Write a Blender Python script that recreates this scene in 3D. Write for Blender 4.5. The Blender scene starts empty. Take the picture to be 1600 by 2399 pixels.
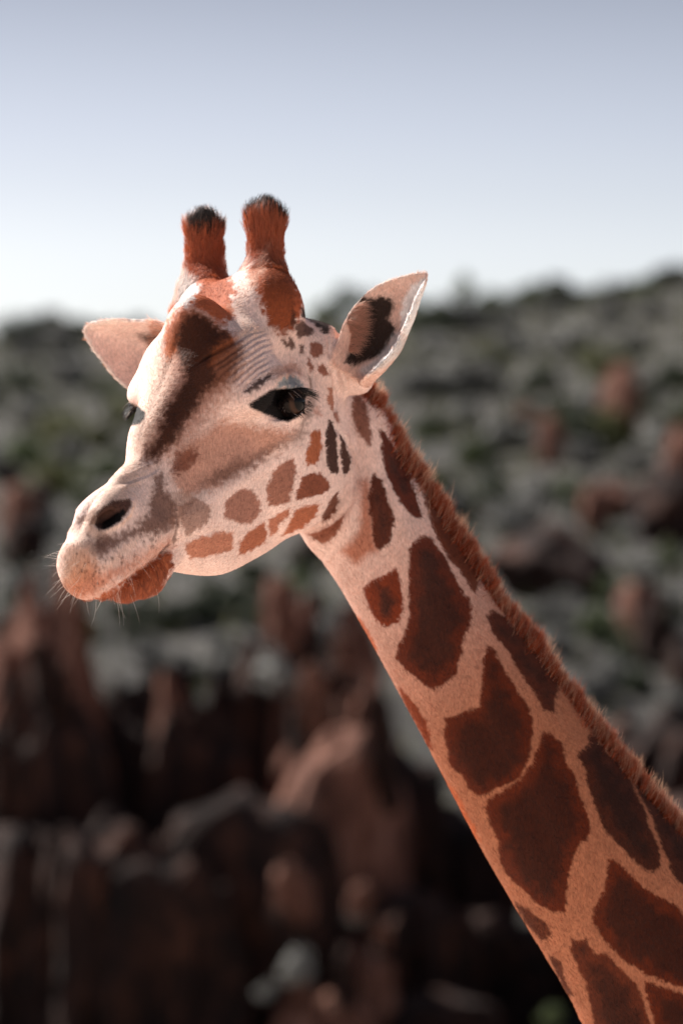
import bpy, bmesh, math, random, time
import numpy as np
from mathutils import Vector
T0 = time.time()
SC = bpy.context.scene
COL = SC.collection
rng = np.random.default_rng(7)

# ------------------------------------------------------------------ camera
CAMH = 4.2                       # the lens is level with the giraffe's jaw
DIST = 5.0
FPX = 8061.0                     # focal length in photograph pixels (1600 x 2399)
cam = bpy.data.cameras.new('camera')
cam.sensor_fit = 'VERTICAL'; cam.sensor_height = 36; cam.sensor_width = 24
cam.lens = 36 * FPX / 2399
cam.clip_end = 3000
camo = bpy.data.objects.new('camera', cam); COL.objects.link(camo)
camo.location = (0, -DIST, CAMH); camo.rotation_euler = (math.radians(90), 0, 0)
cam.dof.use_dof = True; cam.dof.focus_distance = 4.90; cam.dof.aperture_fstop = 2.8
SC.camera = camo

# ------------------------------------------------------------------ light
SUN = Vector((-0.61, 0.47, 0.64)).normalized()      # towards the sun: left, above and a little behind the animal
sun = bpy.data.lights.new('sun', 'SUN'); sun.energy = 5.0; sun.angle = math.radians(0.55); sun.color = (1.0, 0.95, 0.88)
suno = bpy.data.objects.new('sun', sun); COL.objects.link(suno)
suno.rotation_euler = (-SUN).to_track_quat('-Z', 'Y').to_euler()
W = bpy.data.worlds.new('World'); SC.world = W; W.use_nodes = True
nt = W.node_tree; bg = nt.nodes['Background']
sky = nt.nodes.new('ShaderNodeTexSky'); sky.sky_type = 'NISHITA'; sky.sun_disc = False
sky.sun_elevation = math.asin(SUN.z); sky.sun_rotation = math.atan2(SUN.x, SUN.y)
sky.air_density = 1.0; sky.dust_density = 1.5; sky.ozone_density = 1.0
hs = nt.nodes.new('ShaderNodeHueSaturation'); hs.inputs['Saturation'].default_value = 0.35
nt.links.new(sky.outputs[0], hs.inputs['Color'])
# the air thins upwards: white over the hills, grey-blue above, the same all the way round
wtc = nt.nodes.new('ShaderNodeTexCoord'); wsp = nt.nodes.new('ShaderNodeSeparateXYZ'); wcr = nt.nodes.new('ShaderNodeValToRGB')
wmx = nt.nodes.new('ShaderNodeMix'); wmx.data_type = 'RGBA'; wmx.blend_type = 'MULTIPLY'; wmx.inputs['Factor'].default_value = 1
nt.links.new(wtc.outputs['Generated'], wsp.inputs[0]); nt.links.new(wsp.outputs['Z'], wcr.inputs[0])
el = wcr.color_ramp.elements; el[0].position = .045; el[0].color = (.86, .875, .91, 1); el[1].position = .6; el[1].color = (.34, .37, .45, 1)
for p_, c_ in ((.075, (.79, .80, .86, 1)), (.11, (.60, .61, .69, 1)), (.15, (.40, .41, .475, 1))):
    e_ = el.new(p_); e_.color = c_
nt.links.new(hs.outputs[0], wmx.inputs['A']); nt.links.new(wcr.outputs[0], wmx.inputs['B'])
nt.links.new(wmx.outputs['Result'], bg.inputs[0])
bg.inputs[1].default_value = 0.085
SC.view_settings.view_transform = 'Standard'; SC.view_settings.look = 'None'
SC.view_settings.exposure = 1.12; SC.view_settings.gamma = 1; SC.view_settings.use_curve_mapping = False
SC.cycles.max_bounces = 6; SC.cycles.transparent_max_bounces = 8
SC.render.film_transparent = False
try:
    SC.cycles.use_denoising = True
except Exception: pass
# ------------------------------------------------------------------ frames
F3 = np.array((-.458, -.728, -.51)); F3 /= np.linalg.norm(F3)          # head forward in the world
L3 = np.array((.837, -.547, .031)); L3 -= F3*F3.dot(L3); L3 /= np.linalg.norm(L3)   # the animal's left
U3 = np.cross(F3, L3); HM = np.stack([F3, L3, U3])                     # rows
def ray(px, py): return np.array(((px-800)/FPX, 1.0, (1199.5-py)/FPX))
CAM = np.array((0, -DIST, CAMH))
HO = CAM + ray(490, 952)*DIST                                          # head origin: midway between the eyes
def to_head(P): return (P-HO) @ HM.T
def to_world(p): return np.asarray(p) @ HM + HO
CH = HM @ (CAM-HO)
def hp(px, py, y):
    "head-frame point at lateral offset y that the photograph shows at px, py"
    d = HM @ ray(px, py); t = (y-CH[1])/d[1]
    return CH + d*t
def wp(px, py, Y=0.0): return CAM + ray(px, py)*(DIST+Y)               # world point at depth Y
def project(P):
    q = P-CAM
    return np.stack([800+FPX*q[:,0]/q[:,1], 1199.5-FPX*q[:,2]/q[:,1]], 1)

# ------------------------------------------------------------------ signed distance pieces
def smin(a, b, k):
    h = np.clip(.5+.5*(b-a)/k, 0, 1); return b*(1-h)+a*h-k*h*(1-h)
def smax(a, b, k): return -smin(-a, -b, k)
def ell(P, c, r, R=None):
    q = P-np.asarray(c)
    if R is not None: q = q @ R.T
    r = np.asarray(r, float)
    k0 = np.sqrt(((q/r)**2).sum(1)); k1 = np.sqrt(((q/(r*r))**2).sum(1))+1e-9
    return k0*(k0-1)/k1
def cone(P, a, b, ra, rb):
    a = np.asarray(a); b = np.asarray(b); ab = b-a; q = P-a
    t = np.clip(q@ab/ab.dot(ab), 0, 1)
    return np.linalg.norm(q-t[:,None]*ab, axis=1)-(ra+(rb-ra)*t)
def chain(P, pts, rad):
    d = None
    for i in range(len(pts)-1):
        e = cone(P, pts[i], pts[i+1], rad[i], rad[i+1]); d = e if d is None else smin(d, e, .006)
    return d
def basis(ax, up):
    "rows: axis, side, normal"
    ax = np.asarray(ax, float); ax = ax/np.linalg.norm(ax)
    n = np.asarray(up, float); n = n-ax*ax.dot(n); n /= np.linalg.norm(n)
    return np.stack([ax, np.cross(n, ax), n])
def sm(x, xs, ys):
    "smooth interpolation through a table"
    xs = np.asarray(xs, float); ys = np.asarray(ys, float)
    i = np.clip(np.searchsorted(xs, x)-1, 0, len(xs)-2)
    h = xs[i+1]-xs[i]; t = np.clip((x-xs[i])/h, 0, 1)
    m = np.gradient(ys, xs)
    t2 = t*t; t3 = t2*t
    return (2*t3-3*t2+1)*ys[i]+(t3-2*t2+t)*h*m[i]+(-2*t3+3*t2)*ys[i+1]+(t3-t2)*h*m[i+1]

# skull loft:   x,    top,   bottom, half width
SK = np.array([(-.30, -.06, -.14, .050),
               (-.25, -.010, -.175, .070),
               (-.20,  .035, -.205, .084),
               (-.14,  .072, -.240, .098),
               (-.07,  .085, -.254, .102),
               (-.02,  .085, -.250, .100),
               (.05,  .060, -.236, .084),
               (.12,  .038, -.214, .070),
               (.19,  .027, -.167, .062),
               (.26,  .025, -.108, .044),
               (.31,  .017, -.082, .032),
               (.34,  .004, -.075, .035),
               (.38,  -.010, -.06, .028)])
def skull(p):
    x = p[:,0]; xc = np.clip(x, -.30, .38)
    t = sm(xc, SK[:,0], SK[:,1]); b = sm(xc, SK[:,0], SK[:,2]); w = sm(xc, SK[:,0], SK[:,3])
    zc = (t+b)/2+.02*np.clip((.2-xc)/.2, 0, 1); y = np.abs(p[:,1]); z = p[:,2]-zc
    h = np.where(z > 0, t-zc, zc-b)
    # the jaw half narrows towards the bottom
    ww = w*np.where(z < 0, 1-.28*np.clip(-z/h, 0, 1.2)**1.5, 1-.30*np.clip(z/h, 0, 1))
    n = 2.25
    q = ((y/ww)**n+(np.abs(z)/h)**n)**(1/n)
    d = (q-1)*np.minimum(ww, h)*.9
    ex = np.maximum(np.abs(x-(-.30+.38)/2)-.34, 0)
    return np.where(ex > 0, np.sqrt(np.maximum(d, 0)**2+ex**2)+np.minimum(d, 0)*0, d)

EYE = hp(674, 943, .100); EYE_R = .0255
FSH = np.array((.044, 0, .030))                # the far eye sits a little higher and further forward
EYEM = EYE*np.array((1, -1, 1))+FSH
def eyesym(p):
    q = p.copy(); m = q[:,1] < 0; q[m] -= FSH; q[:,1] = np.abs(q[:,1]); return q
def sym(p): q = p.copy(); q[:,1] = np.abs(q[:,1]); return q

EARN = dict(base=wp(838, 862, .08), tip=wp(1001, 640, .06), n=np.array((-.40, -.85, -.02)))
EARF = dict(base=wp(395, 850, .17), tip=wp(196, 770, .20), n=np.array((-.02, -.95, -.15)))
def ear(P, e, flip, wmax):
    ax = e['tip']-e['base']; L = np.linalg.norm(ax); R = basis(ax, e['n'])
    q = (P-e['base']) @ R.T
    u = q[:,0]/L; v = q[:,1]*flip; n = q[:,2]
    uc = np.clip(u, -.12, 1)
    wl = sm(uc, e['u'], e['a'])*wmax; wr = sm(uc, e['u'], e['b'])*wmax
    w = np.where(v > 0, wr, wl)+1e-4
    s = np.clip(np.abs(v)/w, 0, 1.3)
    cup = sm(uc, [-.12, 0, .25, .5, .8, 1], [.030, .040, .042, .032, .012, .0])
    curl = np.where(v > 0, sm(uc, [-.12, 0, .3, .6, 1], [.004, .004, .002, .001, 0]), sm(uc, [-.12, 0, .3, .6, .85, 1], [.020, .026, .034, .030, .014, 0]))
    ns = -cup*(1-s**2)+curl*s**2
    slope = 2*s*(cup+curl)/np.maximum(w, .012)
    th = .0062-.0024*np.clip(u, 0, 1)
    d1 = np.abs(n-ns)/np.sqrt(1+slope**2)-th
    d2 = np.abs(v)-w
    d3 = np.maximum(-(u+.10)*L, (u-1)*L)
    return smax(smax(d1, d2, .006), d3, .006)
EARN['u'] = [-.12, 0, .15, .34, .5, .63, .82, .93, 1]
EARN['b'] = [.45, .60, .82, .95, .93, .84, .52, .26, .03]      # front flap
EARN['a'] = [.42, .52, .63, .69, .58, .47, .24, .13, .02]      # rear flap
EARF['u'] = [-.12, 0, .2, .45, .65, .84, .93, 1]
EARF['a'] = [.6, .85, .88, .71, .56, .35, .22, .04]; EARF['b'] = [.7, .92, .95, .84, .60, .36, .22, .04]

NECK = np.array([(796, 1040, 132, .25), (812, 1100, 140, .25), (832, 1175, 148, .245), (873, 1222, 150, .24), (926, 1305, 147, .23), (995, 1420, 150, .22), (1060, 1527, 156, .21), (1155, 1675, 170, .20),
                 (1274, 1865, 188, .19), (1384, 2023, 206, .18), (1567, 2272, 240, .18), (1800, 2640, 320, .18), (1950, 2900, 380, .18)], float)
_t = np.arange(len(NECK)); _u = np.linspace(0, len(NECK)-1, 49)
NECK = np.stack([sm(_u, _t, NECK[:,k]) for k in range(4)], 1)
NC = np.array([wp(a, b, y) for a, b, c, y in NECK]); NR = NECK[:,2]*(DIST+NECK[:,3])/FPX; NYS = NECK[:,3]
def neck(P):
    best = np.full(len(P), 1e9); out = np.zeros(len(P)); e = P[:,[0, 2]]; C = NC[:,[0, 2]]
    dl = []; tl = []
    for i in range(len(C)-1):
        ab = C[i+1]-C[i]; q = e-C[i]; t = np.clip(q@ab/ab.dot(ab), 0, 1)
        d = np.linalg.norm(q-t[:,None]*ab, axis=1); best = np.minimum(best, d); dl.append(d); tl.append(i+t)
    wt = 0; st = 0
    for d, t in zip(dl, tl):
        w_ = np.exp(-np.minimum((d*d-best*best)/6e-4, 60)); wt = wt+w_; st = st+w_*t
    st = st/wt; k_ = np.arange(len(C)); rr = np.interp(st, k_, NR); ny = np.interp(st, k_, NYS)
    by = rr*.80
    q = np.sqrt((best/rr)**2+((P[:,1]-ny)/by)**2)
    return (q-1)*by

def head(P):
    p = to_head(P); s = sym(p)
    d = skull(p)
    # poll and brain case, masseter, jaw angle
    d = smin(d, ell(s, (-.18, .03, -.04), (.085, .062, .068)), .04)
    d = smin(d, ell(s, (-.088, .057, -.14), (.116, .056, .100)), .03)
    # brow / orbit
    d = smin(d, ell(s, (-.040, .045, .062), (.070, .048, .040)), .03)
    d = smin(d, np.where(p[:,1] < 0, ell(s, (-.008, .090, .034), (.050, .036, .027)), ell(s, (-.008, .090, .022), (.056, .038, .034))), .035)
    se = eyesym(p)
    d = smin(d, np.where(p[:,1] < 0, ell(se, (EYE[0]+.000, .070, EYE[2]+.004), (.040, .028, .032)), ell(se, (EYE[0]+.01, .080, EYE[2]-.006), (.062, .034, .044))), .025)
    d = smin(d, ell(se, EYE, (.0295, .0290, .0290)), .012)
    # brow running down into the nose bridge
    d = smin(d, cone(s, (-.005, .016, .052), (.12, .006, .012), .056, .036), .05)
    # median horn
    d = smin(d, ell(s, (-.035, 0, .105), (.050, .041, .053)), .026)
    # crest joining the ossicones
    d = smin(d, cone(s, (-.145, 0, .070), (-.15, .05, .080), .046, .044), .04)
    # muzzle
    d = smin(d, cone(s, (.28, .004, -.032), (.369, .004, -.044), .034, .0375), .03)
    d = smin(d, cone(s, (.26, .024, -.062), (.370, .012, -.064), .028, .029), .02)
    # nostril swelling
    d = smin(d, ell(s, (.312, .015, .002), (.040, .018, .018)), .02)
    return d, p, s
def OSS(P):
    d = None
    for pts, rad in HORNS:
        e = chain(P, pts, rad); d = e if d is None else np.minimum(d, e)
    return d
def horn(pl, Y, r):
    return [wp(a, b, y) for (a, b), y in zip(pl, Y)], [x*(DIST+.15)/FPX for x in r]
HORNS = [horn([(616, 745), (618, 690), (622, 640), (622, 590), (622, 520)], (.07, .09, .11, .125, .13), [64, 56, 45, 38, 42]),
         horn([(478, 740), (480, 690), (480, 640), (480, 590), (478, 545)], (.17, .18, .195, .20, .20), [78, 64, 47, 42, 42])]
def field(P):
    d, p, s = head(P)
    dn = neck(P)
    d = smin(d, dn, .014)
    d = smin(d, OSS(P), .055)
    de = smin(ear(P, EARN, 1, .064), ear(P, EARF, 1, .064), .002)
    # ear roots
    d = smin(d, cone(P, to_world((-.20, .065, -.03)), wp(836, 884, .15), .050, .026), .02)
    d = smin(d, cone(P, to_world((-.20, -.065, -.03)), EARF['base']*.7+to_world((-.20, -.065, -.03))*.3, .048, .030), .025)
    d = smin(d, de, .010)
    # lower lip, a separate lump under the upper one, leaves the mouth line
    lip = cone(s, LIPA, LIPB, .023, .029)
    lip = smin(lip, cone(s, LIPB, (LIPB[0]-.10, .02, LIPB[2]+.018), .032, .030), .02)
    d = smin(d, lip, .005)
    # eye openings: an almond cut through the lids down to the eyeball
    se = eyesym(p); m = np.linalg.norm(se-EYE, axis=1) < .075
    if m.any():
        q = (se[m]-EYE) @ EB.T
        po = np.where(p[m,1] < 0, poly_sd(q[:,:2], EPOLYF), poly_sd(q[:,:2], EPOLY))
        cut = smax(smax(po, -(q[:,2]-.004), .003), np.linalg.norm(q, axis=1)-.2, .001)
        d[m] = smax(smax(d[m], -cut, .0035), -(np.linalg.norm(q, axis=1)-EYE_R-.0006), .002)
    # nostril
    d = smax(d, -ell(s, NOS, (.0255, .028, .0095), NOSR), .007)
    return d
LIPA = hp(292, 1372, .0); LIPB = hp(335, 1340, .0)
NOS = hp(264, 1208, .040); _a = hp(305, 1180, .056)-hp(240, 1232, .050); NOSR = basis(_a, np.cross(_a, (0, 1, .3)))

def poly_sd(q, pg):
    "signed distance to a polygon, negative inside"
    pg = np.asarray(pg, float); d = np.full(len(q), 1e9); w = np.zeros(len(q), bool)
    for i in range(len(pg)):
        a = pg[i]; b = pg[(i+1) % len(pg)]; e = b-a; v = q-a
        t = np.clip(v@e/max(e.dot(e), 1e-12), 0, 1); r = v-t[:,None]*e
        d = np.minimum(d, (r*r).sum(1))
        c1 = q[:,1] >= a[1]; c2 = q[:,1] < b[1]; c3 = e[0]*v[:,1] > e[1]*v[:,0]
        w ^= (c1 & c2 & c3) | (~c1 & ~c2 & ~c3)
    return np.where(w, -1, 1)*np.sqrt(d)
EB = basis(hp(590, 947, .115)-hp(722, 916, .115), (.22, .97, .12))     # eye frame: forward, down, outward
ET = [(588, 947), (610, 926), (643, 913), (680, 910), (722, 913), (727, 924), (714, 960), (692, 980), (668, 984), (635, 972), (610, 958)]
def _eye2(px, py):
    # onto the plane tangent to the front of the eyeball
    n = EB[2]; dd = HM @ ray(px, py); t = ((EYE+n*.024-CH)@n)/(dd@n); return EB[:2] @ (CH+dd*t-EYE)
EPOLY = [_eye2(*t) for t in ET]
EPOLYF = [_eye2(a_, 984-(984-b_)*.55) for a_, b_ in ET]                 # the far lid hangs lower

# ------------------------------------------------------------------ surface nets on sparse blocks
def mesh_field(f, lo, hi, h, B=14):
    lo = np.array(lo, float); n = np.ceil((np.array(hi)-lo)/(h*B)).astype(int)
    ii = np.stack(np.meshgrid(*[np.arange(k) for k in n], indexing='ij'), -1).reshape(-1, 3)
    cen = lo+(ii+.5)*h*B
    act = ii[np.abs(f(cen)) < h*B*1.25]
    g = np.stack(np.meshgrid(*[np.arange(B+1)]*3, indexing='ij'), -1).reshape(-1, 3)
    V = {}; keys = []; pos = []; quads = []
    N = n*B+4
    def gid(c): return (c[...,0].astype(np.int64)*N[1]+c[...,1])*N[2]+c[...,2]
    allk = []; allp = []; Q = []
    for s in range(0, len(act), 60):
        blk = act[s:s+60]
        C = (blk[:,None,:]*B+g[None])                          # m, (B+1)^3, 3
        vals = f((lo+C.reshape(-1, 3)*h)).reshape(len(blk), B+1, B+1, B+1)
        C = C.reshape(len(blk), B+1, B+1, B+1, 3)
        S = vals < 0
        a = np.zeros((len(blk), B, B, B, 3)); cnt = np.zeros((len(blk), B, B, B))
        sl = [slice(0, B), slice(1, B+1)]
        corners = [(i, j, k) for i in (0, 1) for j in (0, 1) for k in (0, 1)]
        for c0 in corners:
            for ax in range(3):
                if c0[ax] == 1: continue
                c1 = list(c0); c1[ax] = 1
                v0 = vals[:, sl[c0[0]], sl[c0[1]], sl[c0[2]]]; v1 = vals[:, sl[c1[0]], sl[c1[1]], sl[c1[2]]]
                m = (v0 < 0) != (v1 < 0)
                t = np.where(m, v0/np.where(m, v0-v1, 1), 0)
                for q in range(3):
                    a[..., q] += np.where(m, c0[q]+(t if q == ax else 0), 0)
                cnt += m
        has = cnt > 0
        cc = C[:, :B, :B, :B][has]
        allk.append(gid(cc)); allp.append(lo+(cc+a[has]/cnt[has][:,None])*h)
        for ax in range(3):
            # edges along ax from cells of this block
            c1 = [slice(0, B)]*3; c1[ax] = slice(1, B+1)
            v0 = S[:, :B, :B, :B]; v1 = S[:, c1[0], c1[1], c1[2]]
            m = v0 != v1; base = C[:, :B, :B, :B][m]; inside = v0[m]
            b = (ax+1) % 3; c = (ax+2) % 3
            eb = np.zeros(3, int); eb[b] = 1; ec = np.zeros(3, int); ec[c] = 1
            k = np.stack([gid(base), gid(base-eb), gid(base-eb-ec), gid(base-ec)], 1)
            k = np.where(inside[:,None], k, k[:, ::-1]); Q.append(k)
    K = np.concatenate(allk); Pn = np.concatenate(allp); Q = np.concatenate(Q)
    order = np.argsort(K); Ks = K[order]; Pn = Pn[order]
    idx = np.clip(np.searchsorted(Ks, Q), 0, len(Ks)-1); ok = (Ks[idx] == Q).all(1)
    return Pn, idx[ok]
def grad(f, P, e=.0008):
    g = np.zeros_like(P)
    for a in range(3):
        o = np.zeros(3); o[a] = e; g[:,a] = f(P+o)-f(P-o)
    g /= 2*e; return g
def snap(f, P, it=2):
    for _ in range(it):
        d = f(P); g = grad(f, P); gg = (g*g).sum(1)
        st = (d/np.maximum(gg, .15))[:,None]*g
        l = np.linalg.norm(st, axis=1, keepdims=True); st *= np.minimum(1, .004/np.maximum(l, 1e-9))
        P = P-st
    return P
def subdivide(P, Q):
    E = np.concatenate([Q[:,[i, (i+1) % 4]] for i in range(4)]); E.sort(1)
    key = E[:,0].astype(np.int64)*len(P)+E[:,1]
    u, inv = np.unique(key, return_inverse=True); inv = inv.reshape(4, -1).T
    e0 = u//len(P); e1 = u % len(P)
    PE = (P[e0]+P[e1])/2; PF = P[Q].mean(1)
    nP = len(P); nE = len(PE); fe = nP+inv; ff = (nP+nE+np.arange(len(Q)))[:,None]
    newQ = []
    for i in range(4):
        newQ.append(np.concatenate([Q[:,i:i+1], fe[:,i:i+1], ff, fe[:,(i-1) % 4:(i-1) % 4+1]], 1))
    return np.concatenate([P, PE, PF]), np.concatenate(newQ)
def vnormals(P, Q):
    n = np.cross(P[Q[:,2]]-P[Q[:,0]], P[Q[:,3]]-P[Q[:,1]])
    N = np.zeros_like(P)
    for i in range(4):
        for a in range(3): N[:,a] += np.bincount(Q[:,i], n[:,a], len(P))
    return N/np.maximum(np.linalg.norm(N, axis=1, keepdims=True), 1e-12)
def make_mesh(name, P, Q, smooth=True):
    me = bpy.data.meshes.new(name)
    P = np.asarray(P, np.float32); Q = np.asarray(Q, np.int32); k = Q.shape[1]
    me.vertices.add(len(P)); me.vertices.foreach_set('co', P.ravel())
    me.loops.add(Q.size); me.loops.foreach_set('vertex_index', Q.ravel())
    me.polygons.add(len(Q)); me.polygons.foreach_set('loop_start', np.arange(0, Q.size, k, dtype=np.int32))
    me.polygons.foreach_set('loop_total', np.full(len(Q), k, np.int32))
    me.update(calc_edges=True)
    if smooth: me.polygons.foreach_set('use_smooth', np.ones(len(Q), bool))
    return me
# ------------------------------------------------------------------ coat colours (markings drawn from the photograph, laid on the skin)
RG = dict(R1=(360, 440, .2551), R2=(160, 700, .2551), R3=(500, 720, .2551), R4=(100, 1050, .2551), R5=(400, 1000, .2934),
          R6=(700, 620, .2296), Z1=(760, 860, .2551), Z2=(800, 1220, .3189), Z3=(1000, 1700, .3827), T=(0, 0, 1))
def lin(c):
    c = np.array(c)/255.0
    return np.where(c <= .04045, c/12.92, ((c+.055)/1.055)**2.4)
def PG(r, txt):
    x0, y0, k = RG[r]; v = np.array([float(t) for t in txt.replace(',', ' ').split()]).reshape(-1, 2)
    return v*k+np.array((x0, y0))
CREAM = (236, 208, 198)
# (colour, softness in photo px, opacity, core colour or None, polygon, zone)   zone: h head, n neck, e near ear, f far ear
PAINT = []
def pt(col, soft, op, r, txt, core=None, zone='hn', warp=3.6):
    if zone == 'h' and soft >= 5 and warp == 3.6: warp = 8.0
    PAINT.append((lin(col), soft, op, None if core is None else lin(core), PG(r, txt), zone, warp))
# broad tones of the head
pt((212, 180, 162), 26, .9, 'T', '375,820 345,860 300,1060 225,1165 150,1290 132,1380 180,1395 260,1240 330,1110 400,960 420,860 440,820 400,790', zone='h')
pt((176, 118, 92), 16, .75, 'T', '400,1110 440,1040 530,980 600,1000 700,1010 640,1060 560,1110 480,1160 430,1170', zone='h')
pt((96, 64, 54), 14, .68, 'R5', '210,480 330,370 500,270 680,230 760,170 1060,30 1090,60 860,180 700,290 600,360 420,440 280,470', zone='h')
pt((104, 52, 34), 9, .85, 'R5', '-10,370 20,220 120,150 200,180 230,260 150,340 60,380', zone='h')
pt((190, 186, 186), 12, .45, 'R5', '180,540 260,490 330,520 320,560 230,570', zone='h')
pt((150, 118, 104), 14, .6, 'R5', '20,520 130,500 200,560 180,640 90,700 40,900 0,900', zone='h')
# muzzle
pt((98, 58, 42), 12, .85, 'R4', '460,880 520,800 700,790 850,720 960,600 1010,400 1030,250 1110,230 1140,400 1240,500 1240,700 1100,780 900,800 720,860 560,1000 480,960', zone='h')
pt((180, 100, 60), 24, .78, 'R4', '200,1250 330,1120 430,1060 560,1130 900,980 1150,850 1190,890 1000,1010 700,1200 450,1390 300,1420 180,1360', zone='h')
pt((196, 140, 110), 18, .55, 'R4', '250,1000 420,900 480,1000 520,1100 400,1200 250,1220', zone='h')
pt((226, 190, 170), 10, .55, 'R4', '560,1120 600,1000 720,920 860,830 880,880 760,960 640,1090', zone='h')
pt((160, 78, 34), 6, .95, 'R4', '455,1400 700,1270 900,1090 1150,950 1210,960 1180,1120 1100,1300 900,1460 500,1520', zone='h')
pt((110, 70, 48), 3, .7, 'R4', '310,640 400,590 500,540 480,700 400,680 320,690', zone='h')
pt((70, 38, 28), 3, .95, 'R4', '480,700 500,590 560,530 640,480 800,462 820,520 780,590 680,680 560,750 520,745', zone='h', warp=1)
pt((14, 9, 8), 2, 1, 'R4', '540,740 555,680 650,620 745,550 770,590 710,675 600,750', zone='h', warp=1)
pt((236, 206, 190), 3, .7, 'R4', '560,765 700,690 800,590 822,500 840,520 830,620 740,720 600,785', zone='h', warp=1)
pt((60, 34, 24), 2, .8, 'R4', '1060,985 1100,930 1170,870 1165,905 1110,970', zone='h', warp=1)
pt((70, 44, 34), 2, .6, 'R4', '1190,860 1240,700 1255,700 1230,860 1210,900', zone='h', warp=1)
# dark fur band from the median horn down the nose, part of it painted shadow
pt((156, 98, 72), 34, .72, 'R2', '900,420 1200,300 1500,330 1600,600 1540,760 1480,880 1300,1120 1050,1400 740,1500 700,1420 800,1150 880,900 900,650', zone='h', warp=14)
pt((184, 96, 50), 10, .85, 'R2', '880,330 900,200 1000,90 1110,100 1200,110 1300,180 1500,330 1560,400 1400,520 1330,640 1100,620 1000,520 880,560', zone='h')
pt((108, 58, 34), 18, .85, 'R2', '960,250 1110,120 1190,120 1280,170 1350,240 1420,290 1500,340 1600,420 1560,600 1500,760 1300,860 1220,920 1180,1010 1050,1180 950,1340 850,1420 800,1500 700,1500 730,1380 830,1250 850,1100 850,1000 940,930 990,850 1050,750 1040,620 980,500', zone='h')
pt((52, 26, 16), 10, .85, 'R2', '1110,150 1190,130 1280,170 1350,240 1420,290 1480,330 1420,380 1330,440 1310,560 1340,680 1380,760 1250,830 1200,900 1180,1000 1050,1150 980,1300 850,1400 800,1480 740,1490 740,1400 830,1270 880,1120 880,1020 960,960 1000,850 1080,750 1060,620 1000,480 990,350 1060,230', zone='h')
# ossicones
pt((168, 80, 36), 8, .95, 'R1', '840,250 1250,250 1230,720 1340,900 1400,1080 1300,1250 1180,1330 1080,1260 1000,1150 980,1000 900,900 860,700', zone='h', warp=9)
pt((120, 58, 30), 12, .75, 'R1', '1040,700 1200,700 1290,900 1320,1080 1290,1300 1180,1380 1060,1280 1000,1100', zone='h')
pt((168, 80, 36), 7, .95, 'R1', '270,400 680,400 650,700 740,910 780,950 700,1000 760,1180 620,1260 440,1120 300,1095 420,900 300,800', zone='h')
pt((214, 180, 160), 14, .6, 'R1', '700,1100 760,1000 860,860 960,700 1040,570 1060,640 980,800 900,950 840,1080 900,1180 1040,1320 900,1400 780,1360 740,1250 780,1180', zone='h')
pt((214, 206, 202), 5, .9, 'R1', '205,950 290,700 300,850 420,910 330,1090 215,1110', zone='h')
pt((24, 20, 20), 6, .97, 'R1', '760,20 1300,20 1270,520 1200,370 1120,280 1000,240 900,250 820,340', zone='h', warp=14)
pt((24, 20, 20), 6, .97, 'R1', '180,120 760,120 730,570 660,500 600,430 420,420 240,380', zone='h', warp=14)
# round the eye
pt((168, 112, 86), 14, .6, 'R3', '540,560 700,500 820,560 800,620 620,640 520,620', zone='h')
pt((62, 38, 30), 5, .9, 'R3', '265,775 340,700 480,610 550,595 500,685 400,755 300,795', zone='h')
pt((60, 36, 28), 5, .75, 'R3', '870,620 905,650 915,700 905,770 880,720', zone='h', warp=1)
pt((120, 136, 142), 5, .85, 'R3', '575,745 610,665 700,630 790,665 850,745', zone='h')
pt((96, 74, 66), 9, .6, 'R3', '870,780 960,830 930,960 860,1060 820,1130 780,1130 850,960', zone='h')
pt((16, 12, 12), 3.2, 1, 'R3', '325,890 420,825 520,765 560,748 860,745 915,765 850,830 830,930 780,1010 690,1055 600,1035 450,975 350,925', zone='h', warp=1)
pt((20, 13, 12), 3, 1, 'R2', '480,950 540,935 640,985 705,1040 700,1100 660,1150 560,1180 500,1100 480,1000', zone='h', warp=2)
_g = random.Random(4)                                  # whisker pits
for _ in range(60):
    px = _g.gauss(215, 30); py = _g.gauss(1335, 32); r_ = _g.uniform(1.6, 3.0)
    if _ > 40: px = _g.uniform(260, 380); py = 1300-(px-260)*.35+_g.gauss(0, 12)
    PAINT.append((lin((60, 36, 26)), 1.6, .75, None, np.array([(px-r_, py), (px, py-r_*1.6), (px+r_, py), (px, py+r_*1.6)]), 'h', 0))
# spots of the head and throat
HB = (146, 88, 66); HB2 = (166, 88, 48); HB3 = (104, 54, 34)
pt(HB2, 2.5, .95, 'R5', '1120,35 1195,30 1205,150 1190,230 1165,300 1095,310 1078,285 1080,190 1112,120')
pt((62, 32, 22), 2, .97, 'R3', '1045,1030 1100,1050 1115,1150 1140,1350 1145,1530 1080,1520 1025,1420 1035,1250')
pt((66, 34, 22), 2, .97, 'R3', '1150,1170 1180,1190 1262,1400 1240,1500 1200,1560 1180,1450 1160,1300')
pt(HB, 4, .9, 'R5', '820,340 880,290 985,250 1000,330 990,440 940,600 880,620 790,640 765,580 760,480 790,430')
pt(HB, 4, .85, 'R5', '440,590 500,530 580,495 660,515 700,590 720,660 690,720 620,780 540,765 430,730 430,650')
pt((124, 60, 32), 2.5, .95, 'R5', '1050,400 1120,375 1190,370 1250,420 1280,480 1220,540 1100,560 1010,585 995,550 1020,480')
pt((104, 52, 30), 2.5, .95, 'R5', '1240,640 1330,510 1345,600 1310,690 1260,740 1200,765 1200,720')
pt((80, 40, 24), 2.5, .95, 'R5', '1385,480 1470,465 1470,560 1420,650 1360,720 1280,790 1180,830 1200,780 1300,740 1370,640', zone='h')
pt((138, 70, 36), 3.5, .9, 'R5', '1090,860 1180,830 1290,770 1390,690 1370,760 1330,850 1270,915 1200,925 1130,890')
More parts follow.
